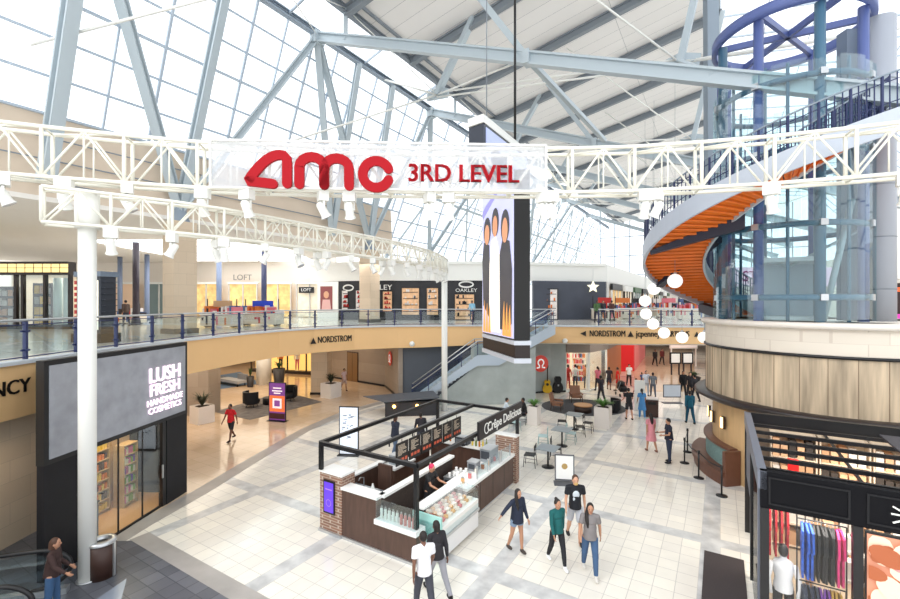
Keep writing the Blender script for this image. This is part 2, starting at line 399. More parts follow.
# back of lower left concourse
wb = [(-9.7,36),(-4.75,32.6),(-3.15,28.4),(-2.6,30)]
struct('wall_lower_left_back', MB().ribbon([(-9.7,36.6),(-4.75,32.9),(-3.25,28.9)], 0, 3.55, .3), wstone)
struct('baseboard_left', MB().ribbon([(-9.7,36.42),(-4.85,32.7),(-3.42,28.9)], 0, .15, .04), black)
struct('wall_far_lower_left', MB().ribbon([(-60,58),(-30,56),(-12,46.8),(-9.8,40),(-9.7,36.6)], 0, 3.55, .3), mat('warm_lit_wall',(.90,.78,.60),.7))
struct('wall_recess', MB().ribbon([(-3.25,29.2),(4,30.4)], 0, 3.55, .3), mat('dark_grey_wall',(.36,.38,.41),.7))
struct('wall_below_balcony', MB().ribbon([(1.4,27.6),(3.2,29.3),(5.2,30.3),(7,30.85),(8.1,30.95)], 0, 3.62, .25), gstone)
struct('baseboard_stairs', MB().ribbon([(1.5,27.42),(3.3,29.12),(5.25,30.12),(7,30.68),(8.1,30.78)], 0, .12, .05), black)
# level two walls
struct('wall_level_two_far', MB().ribbon([(-62,47),(-36,46),(-24,45.5),(-11.6,44.8)], L2, 11.2, .3), plaster)
struct('wall_bulkhead', MB().ribbon([(-12.6,40.2),(-7.0,38.1),(3.0,38.1),(14.2,40.5),(14.2+.5225*62,40.5+.8526*62)], 8.15, 9.75, .5), white)
struct('trim_4', MB().ribbon([(-12.6,39.9),(-7.0,37.8),(3.0,37.8),(14.2,40.2)], 9.55, 9.8, .2), white)
struct('wall_right_upper', MB().ribbon([(58,88),(36,32),(40,26),(44,10)], L2, 11, .4), plaster)
# ceiling over the upper left concourse and wall up to the roof glazing
p = [tv(-8,-23.4),tv(29,-23.4),tv(29,-60),tv(-8,-60)]
struct('ceiling_upper_left', MB().prism([(q.x,q.y) for q in p], 10.4, 10.6), mat('concourse_ceiling_white',(.93,.91,.88),.8))
b = MB()
for t0,t1,z0,z1 in ((-8,29,10.4,14.0),):
    b.quad(tv(t0,-23.4,z0),tv(t1,-23.4,z0),tv(t1,-23.62,z1),tv(t0,-23.62,z1)); b.quad(tv(t0,-23.9,z0),tv(t1,-23.9,z0),tv(t1,-23.9,z1),tv(t0,-23.9,z1))
sky_m = mat('skylight_glow',(1,1,1),.5,emis=2.2)
t = struct('window_12', MB().prism([(-24,29),(-13.6,29),(-12.4,33),(-13.5,43.5),(-25,43.5)],10.34,10.38), sky_m)
b_ = MB()
for k in range(7): b_.box(-24.2,-12.6,29.5+k*2.2,29.56+k*2.2,10.30,10.34)
b_.build('frame', mull, t)
struct('wall_eave_left', b, mat('beige_eave_panel',(.86,.79,.71),.7,noise=.05,nscale=.6))
b = MB()
for z in (11.2,12.1,13.0): b.bar(tv(-8,-23.35,z),tv(29,-23.35,z),.03,.05)
struct('trim_5', b, roofbeam)

# ================= roof =================
TG = 2.475
def gz(V): return 14+(23.5-V)*TG
TEND = 98
def glazing(name, P0, P1, tt0, tt1, nrow, step=1.85, thick=(.07,.11)):
    """glass between two lines (v,z)->(v,z) running along the mall, with its mullion grid as a child"""
    (v0,z0),(v1,z1) = P0,P1
    o = struct(name, MB().quad(tv(tt0,v0,z0),tv(tt1,v0,z0),tv(tt1,v1,z1),tv(tt0,v1,z1)), glr)
    b = MB(); k = 0; t = tt0
    while t <= tt1+.01:
        b.bar(tv(t,v0,z0),tv(t,v1,z1),thick[0] if k%2 else thick[1], .12); t += step; k += 1
    for r in range(nrow+1):
        u = r/nrow; v = v0+(v1-v0)*u; z = z0+(z1-z0)*u
        b.bar(tv(tt0,v,z),tv(tt1,v,z),.05 if r%3 else .12, .1)
    f = b.build('frame', mull, o)
    return o
glazing('window_1', (-23.5,14.0), (-20.2,gz(20.2)), -8.0, 30, 6)
glazing('window_2', (-25.5,9.05), (-20.2,gz(20.2)), 30, TEND, 9, 3.0)
glazing('window_3', (-20.2,gz(20.2)), (-17.9,22.9), -8, TEND, 1, 6)
glazing('window_4', (0,26.7), (14,24.5), -2, TEND, 5, 3)
glazing('window_5', (14,24.5), (26,10), -2, TEND, 5, 3)
# end wall glazing
b = MB(); o = struct('window_6', MB().quad(tv(TEND,-25.5,8),tv(TEND,26,8),tv(TEND,14,24.5),tv(TEND,-20,23)), glr)
for v in range(-22,24,3): b.bar(tv(TEND,v,8),tv(TEND,v,24),.15)
for z in (12,16,20): b.bar(tv(TEND,-22,z),tv(TEND,18,z),.15)
b.build('frame', steel_dk, o)
def rz_(v): return 22.9+(v+17.9)*.2123
struct('ceiling', MB().quad(tv(-2,-17.9,22.9),tv(TEND,-17.9,22.9),tv(TEND,0,26.7),tv(-2,0,26.7)),
       brick('roof_panel_white', (.95,.94,.93), (.93,.92,.91), (.62,.63,.64), 6.0, 1.25, .012, .8, 0., -ANG))
# edge beams along the mall
t = thing('roof_edge_beam', 'grey steel edge beam where the glass wall meets the ridge glazing', 'beam', tv(0,-20.2,22.1))
MB().ibeam(tv(-8,-20.2,22.1),tv(TEND,-20.2,22.1),.3,.4).build('beam', steel_dk, t); 
t = thing('roof_edge_beam', 'double grey steel beam at the edge of the white roof panels', 'beam', tv(0,-17.9,22.8))
MB().ibeam(tv(-8,-17.9,22.7),tv(TEND,-17.9,22.7),.3,.42).build('beam', roofbeam, t); MB().bar(tv(-8,-17.2,22.95),tv(TEND,-17.2,22.95),.15).build('purlin', roofbeam, t)
tg = 'sloping grey roof beams under the white panels'
for i, tt in enumerate((6,12,18,24,30,36,42,48,56,66,78,90)):
    o = MB().ibeam(tv(tt,-17.9,22.55),tv(tt,0.2,22.55+18.1*.2123),.35,.55).build('roof_beam', roofbeam); tag(o, 'sloping grey roof beam carrying the white ceiling panels', 'beam', tg)
b = MB()
# tie trusses
def W(t,v,z): return tv(t,v,z)
def tz(v): return 21.9-.385*(v+20.2)
gi = 0
for tt in (18,30,42,54,66,80):
    lab = {18:'nearest pale blue tie beam crossing the roof above the red sign',30:'second pale blue tie beam crossing behind the hanging screen',42:'third pale blue tie beam from the front of the roof'}.get(tt,'distant pale blue tie beam across the far roof')
    th = thing('roof_truss', lab, 'truss', tv(tt,-20.2,21.9), None if tt < 50 else 'distant pale blue tie beams across the far roof')
    vend = 10 if tt < 50 else 6
    MB().ibeam(W(tt,-20.2,tz(-20.2)),W(tt,vend,tz(vend)),.36,.55).build('tie_beam', steel, th)
    MB().bar(W(tt,-7.1,tz(-7.1)),W(tt,-12,rz_(-12)),.28).build('strut', steel, th)
    MB().bar(W(tt,-7.1,tz(-7.1)),W(tt+9,-5.8,tz(-5.8)-.5),.22).build('strut', steel, th)
    MB().bar(W(tt,-17.9,rz_(-17.9)),W(tt,-17.9,tz(-17.9)),.2).build('strut', steel, th)
    MB().bar(W(tt,-.2,tz(-.2)),W(tt+6,-1.64,17.9),.26).build('strut', steel, th)
    b = MB()
    b.tube([W(tt,-7.1,tz(-7.1)),W(tt+6,-15.7,19.8)], .05, 6); b.tube([W(tt+6,-1.64,17.9),W(tt,-9,rz_(-9)-1)], .05, 6)
    b.build('tie_rod', white, th)
    MB().cb(W(tt,-20.2,21.8),.5,.7,.7,ANG).build('gusset_plate', steel, th); MB().cb(W(tt,-7.1,tz(-7.1)),.3,.5,.6,ANG).build('gusset_plate', steel, th)
for tt in (12,24,36,48,60):
    th = thing('cable_truss', {12:'rod and gusset truss overhead nearest the front of the roof',24:'rod and gusset truss with large bolted plates above the hanging screen',36:'rod and gusset truss behind the second tie beam'}.get(tt,'distant rod and gusset truss'), 'truss', tv(tt,-15.7,19.8), None if tt < 40 else 'distant rod and gusset trusses')
    A = W(tt,-15.7,19.8); B = W(tt,-1.64,17.9); R = W(tt,6.05,17.1); E = W(tt,12,19)
    for P,Q,w_ in ((A,W(tt,-13,rz_(-13)),.42),(B,W(tt,.2,26.5),.36)): MB().bar(P,Q,w_,.3).build('strut', steel, th)
    for P in (A,B):
        b = MB().plate([P+BV*-.8+Vector((0,0,-.2)),P+BV*.8+Vector((0,0,-.35)),P+BV*.9+Vector((0,0,.2)),P+Vector((0,0,.5)),P+BV*-.8+Vector((0,0,.25))], AV, .12)
        for s_ in (-.55,.55): b.tube([P+BV*s_-AV*.08,P+BV*s_+AV*.2],.13,10)
        b.build('gusset_plate', steel, th)
    for off in (-.15,.15):
        o = Vector((0,0,off)); b = MB().tube([A+o,B+o],.055,6)
        b.build('tie_rod', white, th)
    MB().tube([B,R,E],.09,8).build('tie_rod', white, th)
    MB().tube([A,W(tt,-20.2,22)],.07,6).build('tie_rod', white, th)
    MB().tube([A,W(tt-6,-22.6,16.2)],.06,6).build('tie_rod', white, th)
    MB().tube([A,W(tt-6,-17.9,22.8)],.03,6).tube([A,W(tt+6,-17.9,22.8)],.03,6).tube([A,W(tt+6,-20.2,22)],.03,6).build('tie_rod', white, th)
# tall right-hand mast with the black edge
Y=15.8; a_ = at(714,2,Y); 
th = thing('steel_mast', 'tall grey steel mast with a dark edge standing left of the elevator tower', 'column', (13.3,22.3,L2))
MB().bar((13.3,22.3,L2),(13.2,22.3,26),.58,.4,(0,1,0)).build('shaft', steel_dk, th); MB().bar((13.6,22.1,L2),(13.55,22.1,17),.09,.06,(0,1,0)).build('dark_edge', black, th)  # thin black bar makes the dark edge of the mast

# stone columns carrying the roof trees
def column(tt, lab, top=10.3):
    P = tv(tt,-23.2,L2); th = thing('stone_column', lab, 'column', P)
    MB(frame(P)).box(-.55,.55,-.55,.55,0,top-L2).build('shaft', limestone, th)
    MB(frame(P)).box(-.62,.62,-.62,.62,0,.25).build('base', mat('dark_stone_base',(.40,.38,.36),.5), th)
    MB(frame(P)).lathe((0,0,top-L2),[(.5,0),(.42,.15),(.3,.5),(.25,.9)],16).build('steel_cap', steel_dk, th)
    return th
column(11.8,'near tall cream stone column standing behind the left balcony railing'); column(25.9,'slimmer looking stone column in front of the dark eyewear store')
column(-2,'stone column beyond the left edge of the balcony')
S = [((6.45,-22.6,11.0),(7,-20.2,22),.5),((11.8,-23.2,10.9),(7,-20.2,22),.42),((11.8,-23.2,10.9),(12.5,-20.2,22),.42),((11.8,-23.2,10.9),(18,-20.2,21.9),.42),
     ((22,-23.2,11),(18,-20.2,21.9),.36),((22,-23.2,11),(21.5,-20.2,22),.36),((25.9,-23.2,10.9),(18,-20.2,21.9),.36),((25.9,-23.2,10.9),(25,-20.2,22),.36),((25.9,-23.2,10.9),(30,-20.2,21.9),.36),
     ((36,-24.5,11),(30,-20.2,21.9),.34),((36,-24.5,11),(42,-20.2,21.9),.34),((48,-24.5,11),(42,-20.2,21.9),.34),((48,-24.5,11),(54,-20.2,21.9),.34),((62,-24.5,11),(54,-20.2,21.9),.34),((62,-24.5,11),(70,-20.2,21.9),.34)]
Ls = ['leftmost wide pale steel strut rising in front of the roof glazing','pale steel strut leaning left from the near stone column','pale steel strut rising steeply from the near stone column','pale steel strut leaning right from the near stone column to the first tie beam',
 'pale strut from the eave up to the end of the first tie beam','near vertical pale strut beside the first tie beam end','long pale strut leaning left from the column by the eyewear store','upright pale strut above the column by the eyewear store','pale strut leaning right to the second tie beam']
for i,(a_,b_,w_) in enumerate(S):
    o = MB().ibeam(tv(*a_),tv(*b_),w_,w_*.9,.09).build('roof_strut', steel)
    tag(o, Ls[i] if i < 9 else 'distant pale strut against the far left roof glazing', 'strut', None if i < 9 else 'distant pale struts against the far glazing')
# lattice trusses on the inside of the far glass wall
for k in range(8):
    t0 = 30+k*7; b = MB()
    P0 = tv(t0,-24.9,10.2); P1 = tv(t0+7,-20.5,21.5); b.bar(P0,P1,.16); b.bar(tv(t0+7,-24.9,10.2),tv(t0,-20.5,21.5),.16); b.bar(tv(t0,-22.6,15.9),tv(t0+7,-22.6,15.9),.2)
    tag(b.build('cross_brace', steel), 'crossed pale bracing inside the far glass wall', 'brace', 'crossed bracing bays of the far glass wall')
# ================= box trusses =================
def arcpath(pts, step):
    P = [Vector((p[0],p[1],0)) for p in pts]; cum = [0]
    for i in range(1,len(P)): cum.append(cum[-1]+(P[i]-P[i-1]).length)
    n = max(1,round(cum[-1]/step)); r = []
    for k in range(n+1):
        s = cum[-1]*k/n
        for i in range(1,len(P)):
            if s <= cum[i]+1e-6:
                r.append(P[i-1].lerp(P[i], (s-cum[i-1])/(cum[i]-cum[i-1]))); break
    return r
def catmull(pts, n=6):
    P = [Vector((p[0],p[1],0)) for p in pts]; P = [P[0]*2-P[1]]+P+[P[-1]*2-P[-2]]; r = []
    for i in range(1,len(P)-2):
        for k in range(n):
            t = k/n; a,b,c,d = P[i-1],P[i],P[i+1],P[i+2]
            r.append(.5*((2*b)+(c-a)*t+(2*a-5*b+4*c-d)*t*t+(3*b-a-3*c+d)*t**3))
    r.append(P[-2]); return r
def box_truss(name, label, pts, z0, z1, depth, bay, rc=.05, rd=.028):
    Q = arcpath(pts, bay); th = thing(name, label, 'truss', (Q[0].x,Q[0].y,z0)); n = len(Q)
    N = []
    for i in range(n):
        d = (Q[min(i+1,n-1)]-Q[max(i-1,0)]).normalized(); N.append(Vector((-d.y,d.x,0)))
    side = [[Q[i]+N[i]*o for i in range(n)] for o in (-depth/2, depth/2)]
    Z = lambda p,z: (p.x,p.y,z)
    for s_ in side:
        for z in (z0,z1): MB().tube([Z(p,z) for p in s_], rc, 6).build('chord', cream, th)
    for s_ in side:
        b = MB()
        for i in range(n):
            b.tube([Z(s_[i],z0),Z(s_[i],z1)], rc*.9, 6)
        b.build('uprights', cream, th)['kind'] = 'stuff'
        b = MB()
        for i in range(n-1):
            m = (s_[i]+s_[i+1])/2
            b.tube([Z(s_[i],z0),Z(m,z1)], rd, 5).tube([Z(m,z1),Z(s_[i+1],z0)], rd, 5).tube([Z(m,z1),Z(m,z0)], rd*.8, 5)
        b.build('lattice', cream, th)['kind'] = 'stuff'
    b = MB()
    for i in range(n):
        for z in (z0,z1): b.tube([Z(side[0][i],z),Z(side[1][i],z)], rd, 5)
        if i < n-1: b.tube([Z(side[0][i],z0),Z(side[1][i+1],z0)], rd, 5); b.tube([Z(side[1][i],z1),Z(side[0][i+1],z1)], rd, 5)
    b.build('cross_lattice', cream, th)['kind'] = 'stuff'
    return th, Q, N
TR1 = [(-12.8,9.35),(-10.6,10.35),(-8.4,11.15),(-6.3,11.75),(-3.3,12.05),(-.5,12.2),(2.6,12.2),(5.2,12.0),(7.8,11.4),(10.5,10.45),(12.8,9.4)]
th1, Q1, N1 = box_truss('lighting_truss', 'long cream box truss across the hall carrying the red cinema banner', TR1, 9.27, 10.45, .55, 1.62)
TR2 = [(p.x,p.y) for p in catmull([(-8.75,9.45),(-8.1,9.95),(-6.2,11.6),(-3.9,15.3),(-2.2,18.4),(-1.0,21.7),(-.35,25.5)],5)]
th2, Q2, N2 = box_truss('lighting_truss', 'curved cream box truss resting on the two white posts', TR2, 8.0, 8.75, .45, 1.15, .04, .022)
for (x,y,r_,lab,zt) in ((-8.2,9.95,.17,'thick white round post in front of the grey cosmetics sign',8.75),(-.32,25.5,.17,'slim white round post beyond the crepe kiosk',8.75)):
    t = thing('white_post', lab, 'post', (x,y,0)); MB().cyl((x,y),r_,.03,zt-.75,24).build('shaft', white, t)
    MB().cyl((x,y),r_+.06,zt-.8,zt,24).build('sleeve', white, t); MB().cyl((x,y),r_+.04,0.01,.05,24).build('base_plate', chrome, t)

# spotlights: ballast box, yoke, can
def make_spot():
    t = thing('truss_spotlight', 'white spotlight can hanging under the near cream truss', 'spotlight', (0,0,0), 'spotlights under the near truss', False)
    MB().box(-.12,.12,-.09,.09,-.19,0).build('ballast_box', white, t)
    b = MB(); b.box(-.1,-.085,-.02,.02,-.36,-.19).box(.085,.1,-.02,.02,-.36,-.19).box(-.1,.1,-.02,.02,-.205,-.19); b.build('yoke', white, t)
    R = Matrix.Rotation(.5,4,'X'); b = MB(Matrix.Translation((0,0,-.36)) @ R)
    b.lathe((0,0,0),[(.05,.16),(.08,.12),(.085,-.1),(.11,-.16)],16); b.build('lamp_can', white, t)
    b = MB(Matrix.Translation((0,0,-.36)) @ R); b.lathe((0,0,0),[(.1,-.161),(.1,-.167)],16); b.build('lens', mat('lamp_lens',(.75,.77,.8),.2), t)
    return t
sp = make_spot(); first = True
for i,(px) in enumerate((2,16,75,136,209,252,326,352,430,449,541,549,640,652,763,893)):
    best = min(range(len(Q1)*1), key=lambda k: 1)
    # point on the front bottom chord met at this place along the truss
    P = [Vector(p).to_3d() if len(p)==3 else Vector((p[0],p[1],0)) for p in TR1]
    r = (px-450)/FP; loc = None
    for k in range(len(P)-1):
        f0 = P[k].x-r*P[k].y; f1 = P[k+1].x-r*P[k+1].y
        if f0 <= 0 < f1 or f1 <= 0 < f0:
            u = f0/(f0-f1); loc = P[k].lerp(P[k+1],u)
    if loc is None: continue
    loc = Vector((loc.x, loc.y-.3, 9.24)); rz = random.uniform(-1.2,1.2)
    if first: sp.location = loc; sp.rotation_euler = (0,0,rz); sp.scale = (1.35,)*3; first = False
    else: dup(sp, loc, rz, scale=1.35)
for k in range(1,len(Q2)-1):
    for s_ in (-1,1):
        if s_ == 1 and k % 3: continue
        q = Q2[k]+N2[k]*.22*s_
        dup(sp, (q.x,q.y,7.96), random.uniform(-2,2), 'white spotlight can hanging under the curved cream truss', 'spotlights under the curved truss', 1.1)

# banner
def bannermat():
    m = bpy.data.materials.new('mesh_banner'); m.use_nodes = True; nt = m.node_tree; nt.nodes.clear()
    o = nt.nodes.new('ShaderNodeOutputMaterial'); mx = nt.nodes.new('ShaderNodeMixShader'); mx.inputs[0].default_value = .33
    t = nt.nodes.new('ShaderNodeBsdfTransparent'); d = nt.nodes.new('ShaderNodeBsdfDiffuse'); d.inputs[0].default_value = (.80,.82,.86,1)
    nt.links.new(t.outputs[0], mx.inputs[1]); nt.links.new(d.outputs[0], mx.inputs[2]); nt.links.new(mx.outputs[0], o.inputs[0]); return m
red = mat('deep_red_letter', (.68,.07,.12), .6, spec=.2)
bl = Vector((-6.2,11.40,0)); br = Vector((2.58,11.82,0))
th = thing('cinema_banner', 'white mesh banner with red AMC 3RD LEVEL lettering on the near truss', 'banner', (bl.x,bl.y,9.28))
MB().ribbon([(bl.x,bl.y),(br.x,br.y)], 9.27, 10.5, .015).build('mesh_panel', bannermat(), th)
b = MB()
for z in (9.27,10.5): b.bar((bl.x,bl.y-.02,z),(br.x,br.y-.02,z),.05)
for q in (bl,br): b.bar((q.x,q.y-.02,9.27),(q.x,q.y-.02,10.5),.05)
b.build('frame', white, th)
d = (br-bl).normalized(); nrm = Vector((d.y,-d.x,0))
ax = lambda px: ( (px-450)/FP*bl.y - bl.x ) / (d.x - (px-450)/FP*d.y)      # distance along the banner seen at px
def zc(px,py):
    s_ = ax(px); Y = bl.y+d.y*s_; return CAMZ-(py-HOR)/FP*Y
M0 = wallM(bl+nrm*.05, d)
u0 = ax(244); sc_ = (ax(396)-ax(244))/152.0; zb = zc(320,192)
def lg(x, y): return (u0+(x-244)*sc_, zb+(192-y)*sc_)
# letter a: slanted arch with a flat foot; m: two arches; c: open ring
wst = 9.6*sc_
b = MB(); a_pts = [lg(274,185.5),lg(250,183)]
for k in range(0,11):
    u = k/10; x = 250+ (281-250)*u; y = 183-(183-156.5)*math.sin(u*PI/2)**.9; a_pts.append(lg(x,y))
a_pts += [lg(284.5,157),lg(287.5,160),lg(288,166),lg(288,185)]
stroke(b, a_pts, wst, M0, .09); b.build('letter_a', red, th)
b = MB(); pts = [lg(300,185.5),lg(300,168)]
for k in range(9): an = PI-PI*k/8; pts.append(lg(312.2+12.2*math.cos(an),168-10*math.sin(an)))
pts.append(lg(324.5,186)); stroke(b, pts, wst, M0, .09)
pts = [lg(324.5,186),lg(324.5,168)]
for k in range(9): an = PI-PI*k/8; pts.append(lg(337+12.2*math.cos(an),169-10*math.sin(an)))
pts.append(lg(349.3,186.5)); stroke(b, pts, wst, M0, .09); b.build('letter_m', red, th)
b = MB(); stroke(b, [lg(376.5+13.5*math.cos(math.radians(an)),174.5-13.5*math.sin(math.radians(an))) for an in range(24,340,12)], wst, M0, .09); b.build('letter_c', red, th)
s_ = (ax(409)+ax(517))/2; text('lettering', '3RD LEVEL', .66, red, th, bl+d*s_+nrm*.06+Vector((0,0,zc(463,175))), d, ext=.03, fat=.016, sx=.95)

# ================= hanging twin screens =================
def screen_mat(name, c0, c1, e):
    m = mat(name, c0, .3, emis=e, ecol=c0); return m
th = thing('hanging_screen_tower', 'tall black hanging screen tower showing three people in dark coats', 'screen', (2.2,17.2,4.1))
A_ = Vector((2.29,15.5,0)); Bk = Vector((1.43,19.1,0)); Cc = Vector((2.82,15.5,0)); D_ = Cc+(Bk-A_)
blk = mat('screen_housing_black', (.055,.05,.055), .5); wrim = mat('pale_rim', (.82,.84,.88), .4)
MB().prism([A_,Cc,D_,Bk], 4.95, 10.98).build('housing', blk, th)
MB().prism([A_+Vector((-.04,-.04,0)),Cc+Vector((.04,-.04,0)),D_+Vector((.04,.04,0)),Bk+Vector((-.04,.04,0))], 4.78,4.93).build('rim', wrim, th)
MB().prism([A_,Cc,D_,Bk], 4.32, 4.78).build('skirt', mat('skirt_brown_black',(.16,.12,.12),.5), th)
MB().prism([A_+Vector((-.04,-.04,0)),Cc+Vector((.04,-.04,0)),D_+Vector((.04,.04,0)),Bk+Vector((-.04,.04,0))], 4.14,4.31).build('rim', wrim, th)
dd = (A_-Bk).normalized(); Ms = wallM(Bk+Vector((-dd.y,dd.x,0))*-.0, dd); nn = Ms.to_3x3() @ Vector((0,0,1)); L_ = (A_-Bk).length
Ms = wallM(Bk+nn*.02+Vector((0,0,5.0)), dd)
scr = MB(Ms).box(.05,L_-.05,0,5.95,0,.02).build('screen_face', mat('screen_lilac',(.78,.79,.93),.3,emis=.5), th)
def blob(pts, m, nm, z):
    pts = [(x, y*1.3) for x, y in pts]
    MB(Ms).prism(pts, z, z+.006).build(nm, m, scr)
skin_e = mat('screen_skin',(.85,.60,.45),.4,emis=.5); dark_e = mat('screen_dark_coat',(.24,.24,.28),.4,emis=.25); whi_e = mat('screen_white_shirt',(.95,.93,.9),.4,emis=.7); warm_e = mat('screen_amber',(.93,.66,.35),.4,emis=.55); vio_e = mat('screen_violet',(.60,.58,.85),.4,emis=.4)
blob([(.08,3.95),(.5,4.1),(1.8,4.35),(2.3,4.35),(.08,3.7)], vio_e, 'picture_shape', .021)
blob([(.2,.9),(.06,2.4),(.3,2.95),(1.0,2.8),(1.15,1.2),(1.0,.5)], dark_e, 'picture_shape', .023)
blob([(1.0,.1),(1.05,2.2),(1.3,2.9),(1.8,3.0),(2.25,2.4),(2.3,.1)], whi_e, 'picture_shape', .027)
blob([(2.3,.2),(2.25,2.4),(2.6,2.85),(3.3,2.7),(3.55,1.9),(3.5,.4),(3.1,.2)], dark_e, 'picture_shape', .031)
for cx,cz,rx,rz_h,hm in ((.75,3.15,.38,.36,dark_e),(1.75,3.3,.34,.36,dark_e),(2.85,3.05,.36,.4,dark_e)):
    blob([(cx+(rx+.08)*math.cos(a*PI/8), cz+.12+(rz_h+.08)*math.sin(a*PI/8)) for a in range(16)], hm, 'picture_shape', .035)
    blob([(cx+rx*.8*math.cos(a*PI/8), cz+rz_h*.9*math.sin(a*PI/8)) for a in range(16)], skin_e, 'picture_shape', .042)
for x0 in (.25,.6,.95,2.6,2.9,3.2): blob([(x0,.04),(x0+.3,.04),(x0+.2,.8+random.random()*.4),(x0+.1,.7)], warm_e, 'picture_shape', .049)
th = thing('hanging_screen_tower', 'upper turned section of the black screen tower with a white slanting rim', 'screen', (2.0,16.8,9.5))
A_ = Vector((1.16,15,0)); F_ = Vector((3.24,18.5,0)); G_ = Vector((.66,15.45,0)); H_ = G_+(F_-A_)
MB().prism([A_,F_,H_,G_], 11.0, 12.4).build('housing', mat('screen_housing_slate',(.20,.22,.27),.35), th)
c_ = (A_+F_+H_+G_)/4; sc4 = lambda p: c_+(p-c_)*1.03
MB().prism([sc4(A_),sc4(F_),sc4(H_),sc4(G_)], 12.42, 12.7).build('rim', white, th)
d = (F_-A_).normalized(); M4 = wallM(A_+Vector((0,0,11.05)), d)
sf = MB(M4).box(.12,(F_-A_).length-.1,0,1.25,.005,.03).build('screen_face', mat('screen_blue_grey',(.66,.70,.85),.25,emis=.35), th)
MB(M4).box(.5,1.9,0,.7,.032,.038).build('picture_shape', mat('screen_navy',(.20,.22,.32),.3,emis=.1), sf)
MB().tube([(2.6,17.6,12.7),(2.6,17.6,23)],.05,8).build('hanging_rod', black, th); MB().tube([(1.3,15.6,12.7),(1.3,15.6,21)],.02,6).build('hanging_cable', roofbeam, th)

# ================= stone drum with the elevator tower =================
DC = Vector((13.5,15.7,0)); DF = Vector((-.653,-.757,0)); DL = Vector((-.757,.653,0))
def pol(c, F, Lf, r, deg, z=0):
    a = math.radians(deg); p = c+F*(r*math.cos(a))+Lf*(r*math.sin(a)); return Vector((p.x,p.y,z))
palestone = brick('pale_cream_stone', (.93,.89,.83), (.90,.86,.80), (.84,.79,.73), .45, .34, .006, .5, .5, plane='HZ', noise=.06)
trav = mat('vein_travertine', (.80,.72,.61), .5, noise=.42, nscale=3.2, wood=(1.6,1.6,.12))
th = thing('stone_drum', 'round cream stone and travertine drum under the glass elevator tower', 'drum', (DC.x,DC.y,0))
MB().lathe(DC,[(3.3,5.50),(3.92,5.50),(3.95,5.58),(3.95,5.66),(3.2,5.67)],72,False).build('cap', mat('cream_cap_stone',(.95,.92,.88),.5), th)
MB().lathe(DC,[(3.8,5.50),(3.8,4.74)],72,False).build('upper_band', palestone, th)
MB().lathe(DC,[(3.82,4.74),(3.86,4.72),(3.86,4.66),(3.8,4.64)],72,False).build('black_line', black, th)  # thin black line between the cream stone and the travertine
MB().lathe(DC,[(3.78,4.65),(3.78,2.95)],72,False).build('travertine_band', trav, th)
bb = MB()
for k in range(36):
    p = pol(DC,DF,DL,3.785,k*10); bb.cb((p.x,p.y,3.8),.012,.012,1.68,math.atan2(p.y-DC.y,p.x-DC.x))
bb.build('panel_joints', mat('joint_brown',(.50,.42,.34),.6), th)['kind'] = 'stuff'
MB().lathe(DC,[(3.78,2.98),(4.12,2.98),(4.18,2.92),(4.18,2.84),(3.95,2.72),(3.5,2.72)],72,False).build('ledge', mat('dark_bronze_ledge',(.17,.14,.14),.35), th)
wood_l = mat('light_oak_panel', (.80,.66,.48), .5, noise=.22, nscale=1.5, wood=(2.5,2.5,.25))
MB().lathe(DC,[(3.55,2.72),(3.55,0)],72,False).build('oak_base', wood_l, th)
MB().lathe(DC,[(3.6,5.6),(0.01,5.6)],48,False).build('deck', palestone, th)
for deg in (52,66,80,28):
    p = pol(DC,DF,DL,3.6,deg,1.95); t = thing('wall_sconce', 'small warm sconce on the oak base of the drum', 'sconce', p, 'warm sconces around the oak drum base')
    M_ = Matrix.Translation(p) @ Matrix.Rotation(math.atan2(p.y-DC.y,p.x-DC.x),4,'Z')
    MB(M_).box(0,.09,-.07,.07,-.22,.22).build('bracket', mat('bronze_metal',(.25,.18,.13),.4), t)
    MB(M_).box(.09,.13,-.055,.055,-.19,.19).build('lamp', mat('warm_sconce_glow',(1,.85,.6),.4,emis=2.5), t)
# booth seat
leath = mat('brown_leather', (.42,.27,.21), .4, noise=.1, nscale=4); teal_f = mat('teal_woven_fabric', (.47,.58,.57), .8, noise=.15, nscale=14)
def sector(b, c, F, Lf, r0, r1, a0, a1, z0, z1, n=14):
    for k in range(n):
        a, a2 = a0+(a1-a0)*k/n, a0+(a1-a0)*(k+1)/n
        b.prism([pol(c,F,Lf,r0,a),pol(c,F,Lf,r1,a),pol(c,F,Lf,r1,a2),pol(c,F,Lf,r0,a2)], z0, z1)
def sectorm(c, F, Lf, r0, r1, a0, a1, z0, z1, n=20):
    b = MB(); vs = []
    for k in range(n+1):
        a = a0+(a1-a0)*k/n
        for r in (r0,r1):
            for z in (z0,z1): p = pol(c,F,Lf,r,a,z); vs.append(p)
    fs = []
    for k in range(n):
        i = 4*k; j = i+4; fs += [(i,i+1,j+1,j),(i+2,j+2,j+3,i+3),(i,j,j+2,i+2),(i+1,i+3,j+3,j+1)]
    e = 4*n; fs += [(0,2,3,1),(e,e+1,e+3,e+2)]
    return b.add(vs, fs)
th = thing('curved_booth_seat', 'curved brown leather booth seat with teal backrest wrapping the drum base', 'bench', pol(DC,DF,DL,4.0,70))
sectorm(DC,DF,DL,3.62,4.2,40,100,0.0,.3).build('plinth', leath, th)
sectorm(DC,DF,DL,3.62,4.28,40,100,.3,.46).build('seat', leath, th)
sectorm(DC,DF,DL,3.60,3.78,42,100,.46,1.12).build('backrest', teal_f, th)
sectorm(DC,DF,DL,3.56,3.86,42,100,1.12,1.20).build('top_rail', leath, th)
sectorm(DC,DF,DL,3.6,4.2,39.2,41.0,0,1.18,2).build('end_panel', leath, th)

